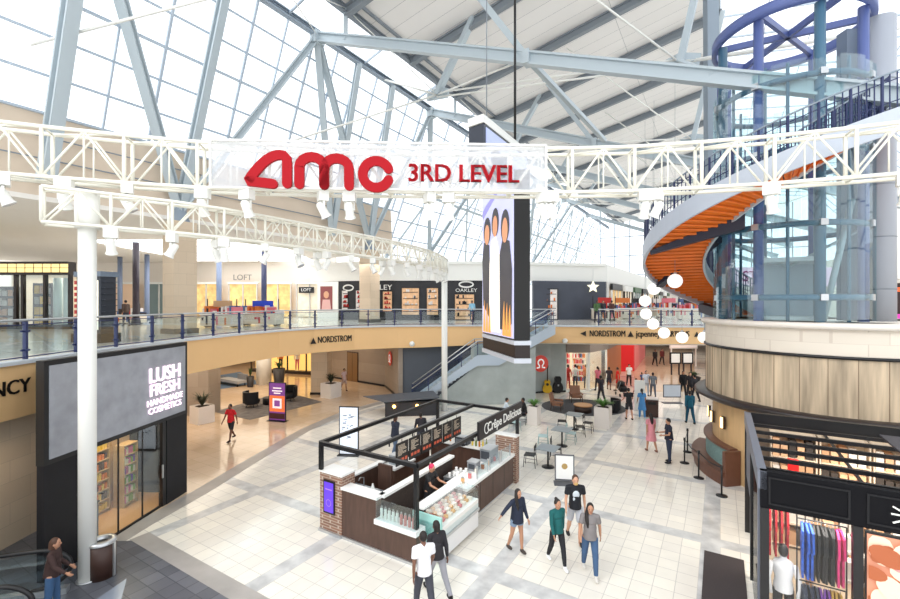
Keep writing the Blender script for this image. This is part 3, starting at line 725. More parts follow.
T = Vector((12.2,15.9,0)); TF = Vector((-.609,-.794,0)); TL = Vector((-.794,.609,0))
bluest = mat('periwinkle_steel', (.36,.42,.64), .4); tealst = mat('teal_steel_column', (.30,.45,.55), .35)
th = thing('elevator_tower', 'round glass elevator tower with blue steel ring on the stone drum', 'elevator', (T.x,T.y,5.67))
RT = 2.2
for k in range(16):
    a0 = k*22.5+11; b = MB()
    b.ribbon([pol(T,TF,TL,RT+.1,a0+d_) for d_ in (0,5.6,11.2,16.9,22.2)], 5.7, 14.0 if k%2 else 13.9, .02); b.build('glass_panel', glt, th)
for k in range(8):
    p = pol(T,TF,TL,RT-.12,k*45+22); MB().tube([(p.x,p.y,5.67),(p.x,p.y,15.75)],.15,12).build('column', tealst if k%2 else bluest, th)
for k in range(8):
    p = pol(T,TF,TL,RT-.05,k*45); MB().tube([(p.x,p.y,5.67),(p.x,p.y,14)],.05,8).build('mullion', tealst, th)
for z in (6.45,8.8,11.2,13.5):
    MB().tube([pol(T,TF,TL,RT-.02,a,z) for a in range(0,360,10)],.10,8,closed=True).build('ring_pipe', tealst, th)
    for k in range(8):
        p = pol(T,TF,TL,RT+.05,k*45+22,z); MB().cb(p,.2,.2,.2,math.atan2((p-T).y,(p-T).x)).build('clamp', chrome, th)
b = MB(); b.lathe((T.x,T.y,15.75),[(RT-.02,0),(RT+.16,0),(RT+.16,.34),(RT-.02,.34),(RT-.02,0)],64,False); b.build('top_ring', bluest, th)
for an in (20,80,140): MB().bar(pol(T,TF,TL,RT,an,15.92),pol(T,TF,TL,RT,an+180,15.92),.12,.22).build('ring_beam', bluest, th)
MB().bar(pol(T,TF,TL,RT+.15,110,15.9),pol(T,TF,TL,RT+.15,110,14.2),.1).build('hanger', bluest, th)
b = MB()
for an in (45,135,225,315): b.bar(pol(T,TF,TL,1.15,an,5.67),pol(T,TF,TL,1.15,an,15.7),.1)
b.build('guide_rails', steel_dk, th)
c0 = pol(T,TF,TL,0,0,7.55)
for q in (pol(T,TF,TL,RT-.1,112,8.75),pol(T,TF,TL,RT-.1,-75,8.75),pol(T,TF,TL,0,0,6.9)): MB().tube([c0,q],.045,8).build('brace', steel, th)
MB().tube([pol(T,TF,TL,1.6,-35,5.7),pol(T,TF,TL,1.9,-60,9.6)],.09,8).build('brace', steel, th)
# elevator cab
th = thing('elevator_cab', 'pale elevator cab with lit doorway seen inside the glass tower', 'elevator', (T.x,T.y,5.68))
cm = mat('cab_pale_metal',(.86,.87,.88),.4)
MB(frame((T.x,T.y,0))).box(-.85,.85,-.85,.85,5.68,5.8).build('cab_floor', cm, th); MB(frame((T.x,T.y,0))).box(-.85,.85,-.85,.85,7.7,7.85).build('cab_roof', cm, th)
MB(frame((T.x,T.y,0))).box(-.85,.85,.75,.8,5.8,7.7).build('door', mat('cab_door',(.75,.78,.82),.35), th)
for sx in (-.82,.78): MB(frame((T.x,T.y,0))).box(sx,sx+.04,-.85,-.8,5.8,7.7).build('cab_post', chrome, th)
# grey cladding column beside the tower
th = thing('round_grey_column', 'tall round grey metal column right of the glass elevator tower', 'column', (14.15,14.55,5.67))
MB().cyl((14.15,14.55),.45,5.67,15.6,32).build('shaft', mat('satin_grey_metal',(.66,.68,.72),.35), th)
MB().box(13.35,13.75,14.8,15.2,5.67,15.5).build('flat_pilaster', mat('blue_grey_cladding',(.50,.55,.62),.4), th)
b = MB()
for z in (6.7,8.4,10.1,11.8,13.5): b.cyl((14.15,14.55),.457,z,z+.03,32)
b.build('joint_rings', roofbeam, th)['kind'] = 'stuff'
for z in (6.45,8.8): MB().tube([pol(T,TF,TL,RT,-70,z),(13.9,14.55,z)],.13,10).build('bracket', black, th)

# ================= spiral staircase =================
orange = mat('orange_soffit_slat', (.93,.47,.09), .5, noise=.12, nscale=2)
def hz(phi): return 10.1-2.45*phi/90
A0, A1, RI, RO = -72, 197, 2.62, 4.75
th = thing('spiral_staircase', 'sweeping curved staircase with orange slatted underside and white stringer', 'staircase', pol(T,TF,TL,3.7,197,L2))
def helix_band(r, dz0, dz1, th_, m, nm, a0=A0, a1=A1, step=4):
    vs = []; n = int((a1-a0)/step)
    for k in range(n+1):
        a = a0+(a1-a0)*k/n; z = hz(a)
        for rr in (r-th_/2, r+th_/2):
            for dz in (dz0,dz1): vs.append(pol(T,TF,TL,rr,a,z+dz))
    fs = []
    for k in range(n):
        i = 4*k; j = i+4; fs += [(i,i+1,j+1,j),(i+2,j+2,j+3,i+3),(i,j,j+2,i+2),(i+1,i+3,j+3,j+1)]
    e = 4*n; fs += [(0,2,3,1),(e,e+1,e+3,e+2)]
    b = MB(); b.add(vs, fs); return b.build(nm, m, th)
helix_band(RO, -.22, .40, .1, mat('white_stringer',(.76,.79,.84),.4), 'outer_stringer')
helix_band(RI, -.12, .36, .08, steel, 'inner_stringer')
b = MB(); k = 0; a = A0
while a < A1-3:
    z = hz(a)-.02
    b.add([pol(T,TF,TL,RI,a,z),pol(T,TF,TL,RO,a,z),pol(T,TF,TL,RO,a+3.2,z-.075+.02),pol(T,TF,TL,RI,a+3.2,z-.055),
           pol(T,TF,TL,RI,a,z+.1),pol(T,TF,TL,RO,a,z+.1),pol(T,TF,TL,RO,a+3.2,z+.03),pol(T,TF,TL,RI,a+3.2,z+.03)],
          [(0,3,2,1),(4,5,6,7),(0,1,5,4),(3,7,6,2)])
    b.add([pol(T,TF,TL,RI,a,z-.05),pol(T,TF,TL,RO,a,z-.05),pol(T,TF,TL,RO,a+.7,z-.06),pol(T,TF,TL,RI,a+.7,z-.06),pol(T,TF,TL,RI,a,z+.04),pol(T,TF,TL,RO,a,z+.04),pol(T,TF,TL,RO,a+.7,z+.03),pol(T,TF,TL,RI,a+.7,z+.03)],
          [(0,3,2,1),(0,1,5,4),(3,7,6,2),(4,5,6,7)])
    a += 3.9
s_ = b.build('orange_soffit', orange, th); 
b = MB(); a = A0
while a < A1-3:
    z = hz(a)+.12; b.add([pol(T,TF,TL,RI+.04,a,z),pol(T,TF,TL,RO-.05,a,z),pol(T,TF,TL,RO-.05,a+6,z),pol(T,TF,TL,RI+.04,a+6,z),pol(T,TF,TL,RI+.04,a,z+.06),pol(T,TF,TL,RO-.05,a,z+.06),pol(T,TF,TL,RO-.05,a+6,z+.06),pol(T,TF,TL,RI+.04,a+6,z+.06)],[(0,3,2,1),(4,5,6,7),(0,1,5,4),(1,2,6,5),(2,3,7,6),(3,0,4,7)]); a += 6
b.build('treads', mat('grey_stair_tread',(.62,.64,.66),.6), th)
for r,nm in ((RO-.02,'outer_railing'),(RI+.02,'inner_railing')):
    for dz in (1.35,1.15,.6): MB().tube([pol(T,TF,TL,r,a,hz(a)+dz) for a in range(A0,A1+1,5)], .03 if dz > 1.2 else .014, 6).build('rail', navy if dz < 1.3 else steel_dk, th)
    b = MB(); a = A0
    while a <= A1:
        b.bar(pol(T,TF,TL,r,a,hz(a)+.3),pol(T,TF,TL,r,a,hz(a)+1.33),.022 if int(a/2)%4 else .05); a += 2
    b.build('balusters', navy, th)['kind'] = 'stuff'
nvs = mat('dark_navy_beam',(.13,.14,.22),.45)
for i,(a0,a1,zz) in enumerate(((62,104,8.95),(30,62,9.25))):
    p = pol(T,TF,TL,RT+.1,a0,zz); q = pol(T,TF,TL,RO-.1,a1,hz(a1)-.2)
    dn = (q-p); dn.z = 0; dn.normalize(); s2 = Vector((-dn.y,dn.x,0))*.16
    b = MB(); b.add([p-s2-Vector((0,0,.45)),p+s2-Vector((0,0,.45)),p+s2+Vector((0,0,.1)),p-s2+Vector((0,0,.1)),q-s2-Vector((0,0,.12)),q+s2-Vector((0,0,.12)),q+s2+Vector((0,0,.02)),q-s2+Vector((0,0,.02))],[(0,1,2,3),(7,6,5,4),(0,4,5,1),(1,5,6,2),(2,6,7,3),(3,7,4,0)])
    b.build('support_beam', nvs, th)
p = pol(T,TF,TL,RO,138,hz(138)-.3); q = pol(T,TF,TL,RT,110,hz(138)-.55); MB().bar(p,q,.3,.4).build('support_beam', nvs, th)

# ================= globe pendants =================
gm = mat('opal_globe_glow', (1,.985,.96), .3, emis=.75)
def make_globe():
    t = thing('globe_pendant', 'white opal globe pendant hanging on a thin wire by the orange stair', 'pendant lamp', (0,0,0), None, False)
    MB().sph((0,0,0),.28,n=24,m=16).build('globe', gm, t); MB().lathe((0,0,.27),[(.06,0),(.06,.06),(.02,.1)],12).build('cap', chrome, t)
    MB().tube([(0,0,.34),(0,0,9)],.006,5).build('wire', roofbeam, t); return t
gp = make_globe()
gl = [(675,281,17.5,'largest looking globe pendant hanging under the orange stair soffit'),(654,289,21,'globe pendant just left of the lowest edge of the orange stair'),(645,301,22,'upper globe of the left stacked run of pendants'),(646,314,22.5,'second globe down in the left run of pendants'),
      (653,324,22.5,'third globe down in the left run of pendants'),(664,333,22.5,'globe pendant in front of the jcpenney lettering end'),(682,337.5,22,'globe pendant over the middle of the small fascia lettering'),(704,337.5,22,'globe pendant nearest the left edge of the stone drum')]
for i,(x,y,Y,lab) in enumerate(gl):
    if i == 0: gp.location = at(x,y,Y); gp['label'] = lab
    else: dup(gp, at(x,y,Y), 0, lab)
# ================= grey cosmetics store front at left =================
LO = Vector((-9.05,9.83,0)); LR = math.atan2(4.77,.35); LM = frame(LO, LR); ld = Vector((.0732,.9973,0))
def lp(x, y, z): return LM @ Vector((x,y,z))
con = mat('grey_concrete_sign', (.63,.64,.67), .7, noise=.16, nscale=2.6)
th = thing('shop_sign', 'large grey concrete look sign panel with glowing LUSH FRESH HANDMADE COSMETICS', 'sign', lp(2.4,0,2.68))
MB(LM).box(.0,4.78,.02,.22,2.62,4.98).build('frame', black, th)
MB(LM).box(.11,4.66,-.0,.03,2.74,4.86).build('panel', con, th)
glow = mat('pink_white_letter_glow', (1,.93,.97), .4, emis=.8)
for body,size,z,sx in (('LUSH',.62,4.10,.98),('FRESH',.50,3.66,1.0),('HANDMADE',.255,3.31,1.12),('COSMETICS',.255,3.07,1.1)):
    text('lettering', body, size, glow, th, lp(3.72,-.03,z), ld, ext=.012, fat=(.038 if size > .4 else .012)*size, sx=sx*.95)
b = MB(LM)
struct('wall_store_front', MB(LM).box(0,1.32,.03,.2,0,2.62).box(3.85,4.78,.03,.2,0,2.62), charcoal)
struct('wall_store_side', MB(LM).box(4.6,4.78,.2,1.9,0,4.7), charcoal)
struct('wall_store_end', MB().ribbon([(-9.12,9.93),(-11.2,12.25)],0,4.6,.1).ribbon([(-9.14,9.9),(-9.36,10.1)],0,3.3,.14), black)
w1 = struct('window_7', MB(LM).box(1.34,3.66,.1,.12,.06,2.6), glz); MB(LM).box(1.32,3.7,.08,.14,0,.06).box(2.1,2.12,.09,.13,.06,2.6).box(2.95,2.97,.09,.13,.06,2.6).build('frame', black, w1)
d1 = struct('door_1', MB(LM).box(3.7,3.85,.05,.18,0,2.6), black); MB(LM).box(3.66,3.7,.02,.05,.9,1.3).build('handle', chrome, d1)
struct('floor_store', MB(LM).prism([(.3,.2),(4.6,.2),(4.6,1.95),(2.4,1.95)],.012,.03), mat('warm_shop_floor',(.90,.68,.46),.3))
struct('ceiling_store', MB(LM).prism([(.3,.2),(4.6,.2),(4.6,1.95),(2.4,1.95)],2.9,3.0), white)
struct('wall_store_back', MB(LM).box(2.3,4.6,1.9,1.98,.03,2.9), mat('warm_shop_wall',(.88,.72,.55),.6))
area('store_lamp', lp(2.4,1.0,2.85), 3.5,1.2, 70, (1,.8,.55), (0,0,LR))
# shelving of goods
def shelf_goods(M, w, h, rows, cols, label, cmats, dep=.35, frame_m=None, group=None, kindc='shelf'):
    t = thing('display_shelf', label, kindc, M.translation, group)
    b = MB(M); b.box(0,.03,0,dep,0,h).box(w-.03,w,0,dep,0,h).box(0,w,dep-.02,dep,0,h)
    b.build('carcass', frame_m or wood_l, t)
    for r in range(rows+1): MB(M).box(.03,w-.03,0,dep-.02,.08+r*(h-.12)/rows,.105+r*(h-.12)/rows).build('shelf_board', frame_m or wood_l, t)
    for r in range(rows):
        z = .105+r*(h-.12)/rows; hh = (h-.12)/rows-.06
        b = [MB(M) for _ in cmats]
        for c in range(cols):
            x = .05+(w-.1)*c/cols; ww = (w-.1)/cols*.82; q = random.randrange(len(cmats))
            b[q].box(x,x+ww,.04,dep-.06,z,z+hh*random.uniform(.6,.95))
        for q,bb in enumerate(b):
            if bb.v: bb.build('stocked_goods', cmats[q], t)['kind'] = 'stuff'
    return t
og = [mat('orange_goods',(.85,.45,.15),.6),mat('yellow_goods',(.92,.75,.3),.6),mat('dark_goods',(.3,.18,.12),.6)]
pg = [mat('pink_goods',(.85,.45,.6),.6),mat('green_goods',(.5,.65,.25),.6),mat('cream_goods',(.9,.85,.75),.6),mat('purple_goods',(.45,.3,.6),.6)]
shelf_goods(LM @ Matrix.Translation((2.35,1.45,.03)), 1.0,2.2,7,9,'tall shelf stacked with orange bars inside the cosmetics shop window',og)
shelf_goods(LM @ Matrix.Translation((3.45,1.1,.03)), .55,1.9,6,5,'narrow display of pink and green goods inside the cosmetics shop',pg)
plm = [mat('leaf_green_dark',(.22,.34,.17),.6,noise=.2), mat('leaf_grey_purple',(.38,.34,.33),.6,noise=.2), mat('leaf_bright',(.36,.55,.24),.6,noise=.2)]
def spiky(b, c, n, h, spread, w=.05):
    for k in range(n):
        a = random.uniform(0,2*PI); l = h*random.uniform(.6,1); s_ = spread*random.uniform(.4,1); d = Vector((math.cos(a),math.sin(a),0)); q = Vector((-d.y,d.x,0))*w/2
        p0 = Vector(c); p1 = p0+d*s_*.45+Vector((0,0,l*.65)); p2 = p0+d*s_+Vector((0,0,l*(.55+.4*random.random())))
        b.add([p0-q*.6,p0+q*.6,p1+q,p1-q,p2],[(0,1,2,3),(3,2,4)])
def planter(x, y, s_, h, label, leaf, pot=None, round_=False, ph=.6, sp_=.45, n=60, z=0, cat='planter'):
    t = thing('potted_plant', label, cat, (x,y,z))
    pot = pot or mat('white_planter',(.93,.90,.87),.5); M_ = frame((x,y,z))
    if round_: MB(Matrix.Translation((x,y,z))).lathe((0,0,0),[(s_*.36,0),(s_*.5,h),(s_*.44,h),(s_*.4,h-.06)],24).build('pot', pot, t)
    else:
        b = MB(M_); b.box(-s_/2,s_/2,-s_/2,s_/2,0,h-.05).box(-s_/2,s_/2,-s_/2,-s_/2+.04,h-.05,h).box(-s_/2,s_/2,s_/2-.04,s_/2,h-.05,h).box(-s_/2,-s_/2+.04,-s_/2,s_/2,h-.05,h).box(s_/2-.04,s_/2,-s_/2,s_/2,h-.05,h); b.build('pot', pot, t)
    MB(M_).cyl((0,0),s_*.4,h-.05,h-.045,16).build('soil', mat('soil_brown',(.2,.14,.1),.9), t)
    b = MB(); spiky(b, (x,y,z+h-.04), n, ph, sp_); b.build('foliage', leaf, t); return t
q = lp(1.75,.75,0); planter(q.x,q.y,.5,.75,'grey tub of dried flowers inside the cosmetics shop window',plm[1],mat('slate_tub',(.33,.36,.4),.5),True,.4,.35,50,.03)
q = lp(1.42,.45,0); 
t = thing('display_tub', 'dark grey low display block at the left end of the shop window', 'display', (q.x,q.y,.03)); MB(LM).box(1.4,1.7,.3,.9,.03,1.05).build('body', mat('slate_block',(.34,.36,.39),.5), t); MB(LM).box(1.38,1.72,.28,.92,1.05,1.09).build('top', charcoal, t)

# litter bin near the white post
def bin_(x, y, r, h, label, body):
    t = thing('litter_bin', label, 'bin', (x,y,0)); MB().cyl((x,y),r,.012,h,32).build('body', body, t)
    MB(Matrix.Translation((x,y,h))).lathe((0,0,0),[(r*1.05,0),(r*1.05,.04),(r*.95,.07),(r*.55,.07),(r*.5,.0)],32,False).build('lid_ring', chrome, t)
    MB(Matrix.Translation((x,y,h))).lathe((0,0,0),[(r*.5,.005),(r*.02,.006)],32,False).build('opening', black, t)
    MB(Matrix.Translation((x,y,0))).box(r-.01,r+.03,-.03,.03,.02,h).build('side_strip', chrome, t)
p = fl(102,576); bin_(p.x,p.y,.27,.78,'round dark brown litter bin with metal lid beside the white post', mat('dark_brown_bin',(.24,.15,.12),.45))

# ================= escalator head at lower left =================
th = thing('escalator', 'top of an escalator with black looping handrails at the lower left', 'escalator', (-8.2,8.0,0))
def esc_side(o, nm):
    # handrail loop: rises from below, runs level and curls over the newel
    d = Vector((1,.33,0)).normalized(); s0 = Vector((-12.0,6.6,0))+o
    P = [s0+d*t_+Vector((0,0,z)) for t_,z in ((-3,-1.2),(0,.45),(1.0,.88),(2.0,.98),(3.2,.98),(3.6,.93),(3.85,.75),(3.9,.55),(3.8,.35),(3.55,.2),(3.2,.13))]
    MB().tube([(p.x,p.y,p.z) for p in catmull3(P)], .045, 8).build('handrail', black, th)
    b = MB(); b.ribbon([(P[1].x,P[1].y),(P[2].x,P[2].y),(P[4].x,P[4].y),(P[6].x-.1,P[6].y)],[0.02]*4,[.4,.83,.93,.7],.02); b.build('glass_balustrade', glz, th)
    MB().ribbon([(P[0].x,P[0].y),(P[6].x,P[6].y)],[-.0,.0],[.14,.14],.16).build('skirt', chrome, th)
def catmull3(P, n=5):
    P = [P[0]*2-P[1]]+list(P)+[P[-1]*2-P[-2]]; r = []
    for i in range(1,len(P)-2):
        for k in range(n):
            t = k/n; a,b,c,d = P[i-1],P[i],P[i+1],P[i+2]; r.append(.5*((2*b)+(c-a)*t+(2*a-5*b+4*c-d)*t*t+(3*b-a-3*c+d)*t**3))
    r.append(P[-2]); return r
esc_side(Vector((.05,1.75,0)),'far'); esc_side(Vector((.35,.55,0)),'near')
MB().add([(-11.2,7.9,.03),(-11.0,7.3,.03),(-7.1,8.6,.03),(-7.3,9.25,.03)],[(0,1,2,3)]).build('comb_plate', mat('ribbed_comb_plate',(.55,.60,.66),.3,metal=.3), th)
q0 = fl(82,599); 
mt = mat('pale_metal_plate',(.62,.66,.72),.25,metal=.3)
MB().add([tuple(fl(x,y,.014)) for x,y in ((88,605),(127,578),(121,600),(112,612))],[(0,1,2,3)]).build('landing_plate', mt, th)

# ================= right-hand black framed clothing store =================
RO_ = Vector((5.57,7.9,0)); RM = frame(RO_)
def rp(x,y,z): return RM @ Vector((x,y,z))
th = thing('kiosk_store', 'black framed open roofed clothing store at the lower right corner', 'store', rp(0,0,0))
WX, WY, ZT = 6.5, 5.0, 3.28
side = mat('grey_side_frame',(.42,.44,.49),.4)
MB(RM).box(0,WX,-.0,.12,2.62,ZT).build('header', mat('black_header',(.07,.07,.085),.75,spec=.15), th)
for x0,x1 in ((.12,1.22),(1.42,3.0)):
    b = MB(RM); b.box(x0,x1,-.02,-.0,2.70,2.73).box(x0,x1,-.02,0,3.16,3.19).box(x0,x0+.03,-.02,0,2.73,3.16).box(x1-.03,x1,-.02,0,2.73,3.16); b.build('header_panel_trim', mat('header_trim_black',(.13,.13,.14),.6,spec=.2), th)
for x in (.0,1.25,3.1,5.0): MB(RM).box(x,x+.13,-.02,.12,0,2.62).build('post', black, th)
MB(RM).box(-.04,.1,.0,WY,2.95,ZT).build('side_beam', side, th)
for y in (.1,2.4,WY-.15): MB(RM).box(-.03,.1,y,y+.15,0,2.95).build('side_post', black if y > 1 else side, th)
MB(RM).box(.0,.04,.3,2.3,0.02,2.9).build('side_glass', glass('smoked_side_glass',(.55,.58,.62),.2), th)
MB(RM).box(.0,.06,2.6,4.8,1.6,2.9).build('side_panel', side, th)
MB(RM).box(0,WX,WY-.12,WY,2.95,ZT).build('rear_beam', black, th)
for k in range(1,7): MB(RM).box(0.1,WX,k*.71-.035,k*.71+.035,3.06,3.14).build('roof_slat', black, th)
for x in (1.6,3.2,4.8): MB(RM).box(x,x+.05,.12,WY-.12,2.94,2.98).build('roof_runner', black, th)
MB(RM).box(2.55,4.6,2.2,4.3,3.18,3.22).build('roof_panel', mat('charcoal_roof_panel',(.24,.24,.27),.6), th)
MB(RM).box(0.1,WX,.12,WY-.1,.012,.04).build('store_floor', mat('store_pale_floor',(.80,.72,.62),.4), th)
MB(RM).box(.1,WX,WY-.14,WY-.1,.04,2.9).build('rear_wall', mat('store_rear_wall',(.62,.54,.46),.6), th)
for k,(a_,b_) in enumerate((((1.66,2.98),(1.82,2.90)),((1.66,2.88),(1.84,2.88)),((1.66,2.78),(1.82,2.84)))):
    pass
lw = MB(RM); 
for a_,b_ in (((1.72,3.06),(1.86,2.98)),((1.70,2.94),(1.86,2.94)),((1.72,2.80),(1.86,2.88))): lw.bar((a_[0],-.03,a_[1]),(b_[0],-.03,b_[1]),.02,.022)
lw.build('logo_strokes', white, th)
MB(RM).box(.14,1.24,.03,.05,.08,2.60).build('window_glass', glass('shop_glass',(.97,.97,.97),.06), th)
MB(RM).box(.12,1.25,.02,.1,0,.08).build('sill', black, th)
# light poster
t = thing('lightbox_poster', 'bright poster of brown and pink shell shapes right of the clothes window', 'poster', rp(1.42,0,.1))
MB(RM).box(1.4,3.08,0,.05,.1,2.58).build('frame', black, t)
pf = MB(RM).box(1.42,3.06,-.01,.0,.14,2.54).build('poster_face', mat('poster_cream',(.80,.55,.44),.4,emis=.25), t)
cols = [mat('poster_brown',(.66,.36,.22),.4,emis=.25), mat('poster_pink',(.90,.55,.55),.4,emis=.3), mat('poster_shell',(.96,.80,.70),.4,emis=.35), mat('poster_gold',(.80,.55,.35),.4,emis=.3)]
PM = RM @ Matrix.Rotation(PI/2,4,'X')
for k in range(76):
    cx = random.uniform(1.46,1.95) if k%2 == 0 else random.uniform(1.6,2.95); cz = random.uniform(.3,2.4); r = random.uniform(.12,.2); an = random.uniform(0,PI); pts = []
    for j in range(14):
        x = r*1.3*math.cos(j*PI/7); y = r*.8*math.sin(j*PI/7); pts.append((min(3.05,max(1.43,cx+x*math.cos(an)-y*math.sin(an))), min(2.53,max(.15,cz+x*math.sin(an)+y*math.cos(an)))))
    MB(PM).prism(pts, .011+k*.0008, .0115+k*.0008).build('picture_shape', cols[k%4], pf)
# clothes on rails
def garment(M, m, label, group, name='hanging_shirt', L=.95, wdt=.42):
    t = thing(name, label, 'clothing', M.translation, group)
    b = MB(M)   # a folded-thin garment hanging from its shoulders
    prof = [(-.04,-.02),(-wdt/2,-.10),(-wdt/2-.02,-.45),(-wdt/2+.05,-.46),(-wdt/2+.06,-.22),(-wdt/2+.06,-L),(wdt/2-.06,-L),(wdt/2-.06,-.22),(wdt/2-.05,-.46),(wdt/2+.02,-.45),(wdt/2,-.10),(.04,-.02)]
    n = len(prof); vs = [(-.016,y,z) for y,z in prof]+[(.016,y,z) for y,z in prof]
    b.add(vs,[tuple(range(n)),tuple(range(n,2*n))[::-1]]+[(i,n+i,n+(i+1)%n,(i+1)%n) for i in range(n)]); b.build('cloth', m, t)
    MB(M).tube([(0,0,-.03),(0,0,.03),(0,.02,.05),(0,.03,.03)],.005,5).build('hanger', chrome, t)
    return t
def rail_of(xs, y, z, cols_, label_, group):
    t = thing('clothes_rail', label_, 'clothes rail', rp(xs[0],y,z)); b = MB(RM); b.tube([(xs[0]-.05,y,z+.05),(xs[1]+.05,y,z+.05)],.012,6).bar((xs[0]-.05,y,z+.05),(xs[0]-.05,y,.04),.02).bar((xs[1]+.05,y,z+.05),(xs[1]+.05,y,.04),.02); b.build('bar', black, t)
    n = len(cols_)
    for i,(m,c) in enumerate(cols_):
        garment(RM @ Matrix.Translation((xs[0]+(xs[1]-xs[0])*(i+.5)/n,y+random.uniform(-.02,.02),z)) @ Matrix.Rotation(random.uniform(-.12,.12),4,'Z'), m, c, group+' '+c.split()[0])
cB = (mat('blue_print_cloth',(.16,.36,.75),.7,noise=.5,nscale=18),'blue patterned top hanging on the upper rail in the store window')
cK = (mat('black_print_cloth',(.10,.10,.11),.7,noise=.9,nscale=25),'black top hanging on the upper rail in the store window')
cP = (mat('hot_pink_cloth',(.90,.22,.50),.7,noise=.2),'pink top at the right of the upper rail in the store window')
cN = (mat('navy_cloth',(.16,.20,.28),.7,noise=.2),'navy top hanging on the lower rail in the store window')
cV = (mat('violet_cloth',(.45,.22,.60),.7),'violet top hanging on the lower rail in the store window'); cG = (mat('gold_cloth',(.75,.60,.25),.7),'gold top hanging on the lower rail in the store window')
rail_of((.62,1.2), .42, 2.35, [cB]*3+[cK]*6+[cP]*2, 'upper black clothes rail behind the store window', 'upper rail')
rail_of((.62,1.2), .46, 1.22, [cN]*5+[cV]*3+[cG]*3, 'lower black clothes rail behind the store window', 'lower rail')
for i in range(4): garment(RM @ Matrix.Translation((.2+.09*i,.85,2.42)), mat('red_print_cloth',(.78,.12,.18),.7,noise=.3,nscale=15), 'red patterned top hanging behind the mannequin', 'red tops behind the mannequin')
area('store_window_lamp', rp(.7,.35,2.55), 1.0,.3, 16, (1,.93,.85), (0,0,ANG)); 
area('store_inner_fill', rp(3.0,2.6,2.9), 4,2.5, 170, (1,.92,.8), (0,0,ANG))  # second light is an added fill that brightens the store interior
bxm = [mat('store_white_box',(.93,.90,.86),.5), mat('store_peach_box',(.90,.72,.56),.6), mat('store_dark_box',(.25,.22,.2),.5), mat('store_tan_box',(.78,.60,.45),.6)]
for i in range(6):
    shelf_goods(RM @ Matrix.Translation((.5+i*.98,WY-.65,.04)), .94,2.88,5,5, '%s tall pale shelving unit from the left along the store rear wall' % ('first','second','third','fourth','fifth','sixth')[i], bxm, .45, mat('pale_shelf',(.88,.80,.70),.6))
for i,(x,y) in enumerate(((.9,1.7),(1.1,3.0),(2.3,1.7),(2.5,3.0),(3.9,1.8),(4.2,3.1))):
    t = thing('display_table', 'low pale display table number of the front row' if 0 else ['front left','rear left','front middle','rear middle','front right','rear right'][i]+' pale display table inside the open roofed store', 'table', rp(x,y,.04))
    MB(RM).box(x,x+1.0,y,y+.6,.82,.88).build('table_top', bxm[0], t)
    for dx in (.03,.91):
        for dy in (.03,.51): MB(RM).box(x+dx,x+dx+.06,y+dy,y+dy+.06,.04,.82).build('leg', bxm[3], t)
    for k in range(4):
        for r in range(2):
            o = MB(RM).box(x+.06+k*.24,x+.24+k*.24,y+.06+r*.27,y+.28+r*.27,.88,1.02+.3*random.random()).build('folded_clothes', random.choice(bxm)); tag(o,'folded garments on a display table inside the open roofed store','clothing','folded garments on the store tables')
b = MB(RM).prism([(.75,3.3),(.95,3.3),(.95,3.45),(.75,3.45)],2.3,2.6); tag(b.build('price_sign', mat('bright_red_sign',(.90,.10,.10),.5,emis=.3)),'small bright red sign hanging inside the open roofed store','sign')
# mat
mp_ = MB(RM).prism([(-.95,3.2),(-.12,3.2),(-.12,1.0),(-.95,1.0)],.012,.03); tag(mp_.build('door_mat', mat('dark_brown_mat',(.25,.22,.22),.9,noise=.1,nscale=30)),'dark brown rectangular mat beside the store entrance','mat')
# stanchions
sp_px = ((684.5,463),(698.7,478),(721.7,496),(687.5,452))
SB = []
for i,(x,y) in enumerate(sp_px):
    p = fl(x,y); t = thing('stanchion', ['black stanchion in front of the far end of the booth seat','middle black stanchion in front of the booth seat','black stanchion nearest the clothing store','farthest black stanchion behind the booth seat'][i], 'stanchion', p)
    MB().lathe(p,[(.17,0),(.17,.02),(.05,.05),(.03,.06)],24).build('base', black, t); MB().cyl(p,.028,.05,.95,12).build('pole', black, t); MB().cyl(p,.04,.88,.99,12).build('belt_head', black, t); SB.append(p)
for a_,b_,lab in ((0,1,'black belt between the two left stanchions'),(1,2,'black belt between the two right stanchions'),(3,0,'black belt to the farthest stanchion')):
    p,q = SB[a_],SB[b_]; dv = (q-p).normalized()*.045; p = p+dv; q = q-dv
    tag(MB().ribbon([(p.x,p.y),((p.x+q.x)/2,(p.y+q.y)/2),(q.x,q.y)],[.89,.80,.89],[.94,.85,.94],.005).build('stanchion_belt', black), lab, 'belt')
# ================= crepe kiosk =================
KO = Vector((-3.59,12.16,0)); KM = frame(KO)
def kp(x,y,z=0): return KM @ Vector((x,y,z))
kb = brick('kiosk_brick', (.62,.46,.38), (.50,.37,.31), (.74,.68,.62), .2,.075,.01,.7,.5,plane='HZ',noise=.25)
kw = mat('dark_walnut_panel', (.33,.24,.20), .5, noise=.25, nscale=3, wood=(3,3,.6)); ktop = mat('white_quartz_top',(.95,.95,.94),.25)
kin = brick('dark_mosaic', (.27,.23,.21), (.22,.19,.18), (.16,.14,.13), .1,.05,.004,.5,.5,plane='HZ')
th = thing('crepe_kiosk', 'brown panelled crepe kiosk with white counter tops and a brick pier at each end', 'kiosk', kp(0,0))
MB(KM).box(0,.82,0,.5,.0,1.62).build('brick_pier', kb, th); MB(KM).box(-.02,.84,-.02,.52,1.62,1.67).build('pier_top', ktop, th)
MB(KM).box(-.03,.85,-.05,0,.0,.08).build('kick_plate', chrome, th)
MB(KM).box(.82,2.02,.02,.2,.06,1.3).build('front_panel', kw, th); MB(KM).box(.80,2.06,-.02,.34,1.3,1.37).build('counter_top', ktop, th)
MB(KM).box(2.02,3.26,.02,.2,.06,.72).build('front_panel', kw, th)
MB(KM).box(.82,3.28,-.02,.02,0,.07).build('kick_plate', chrome, th)
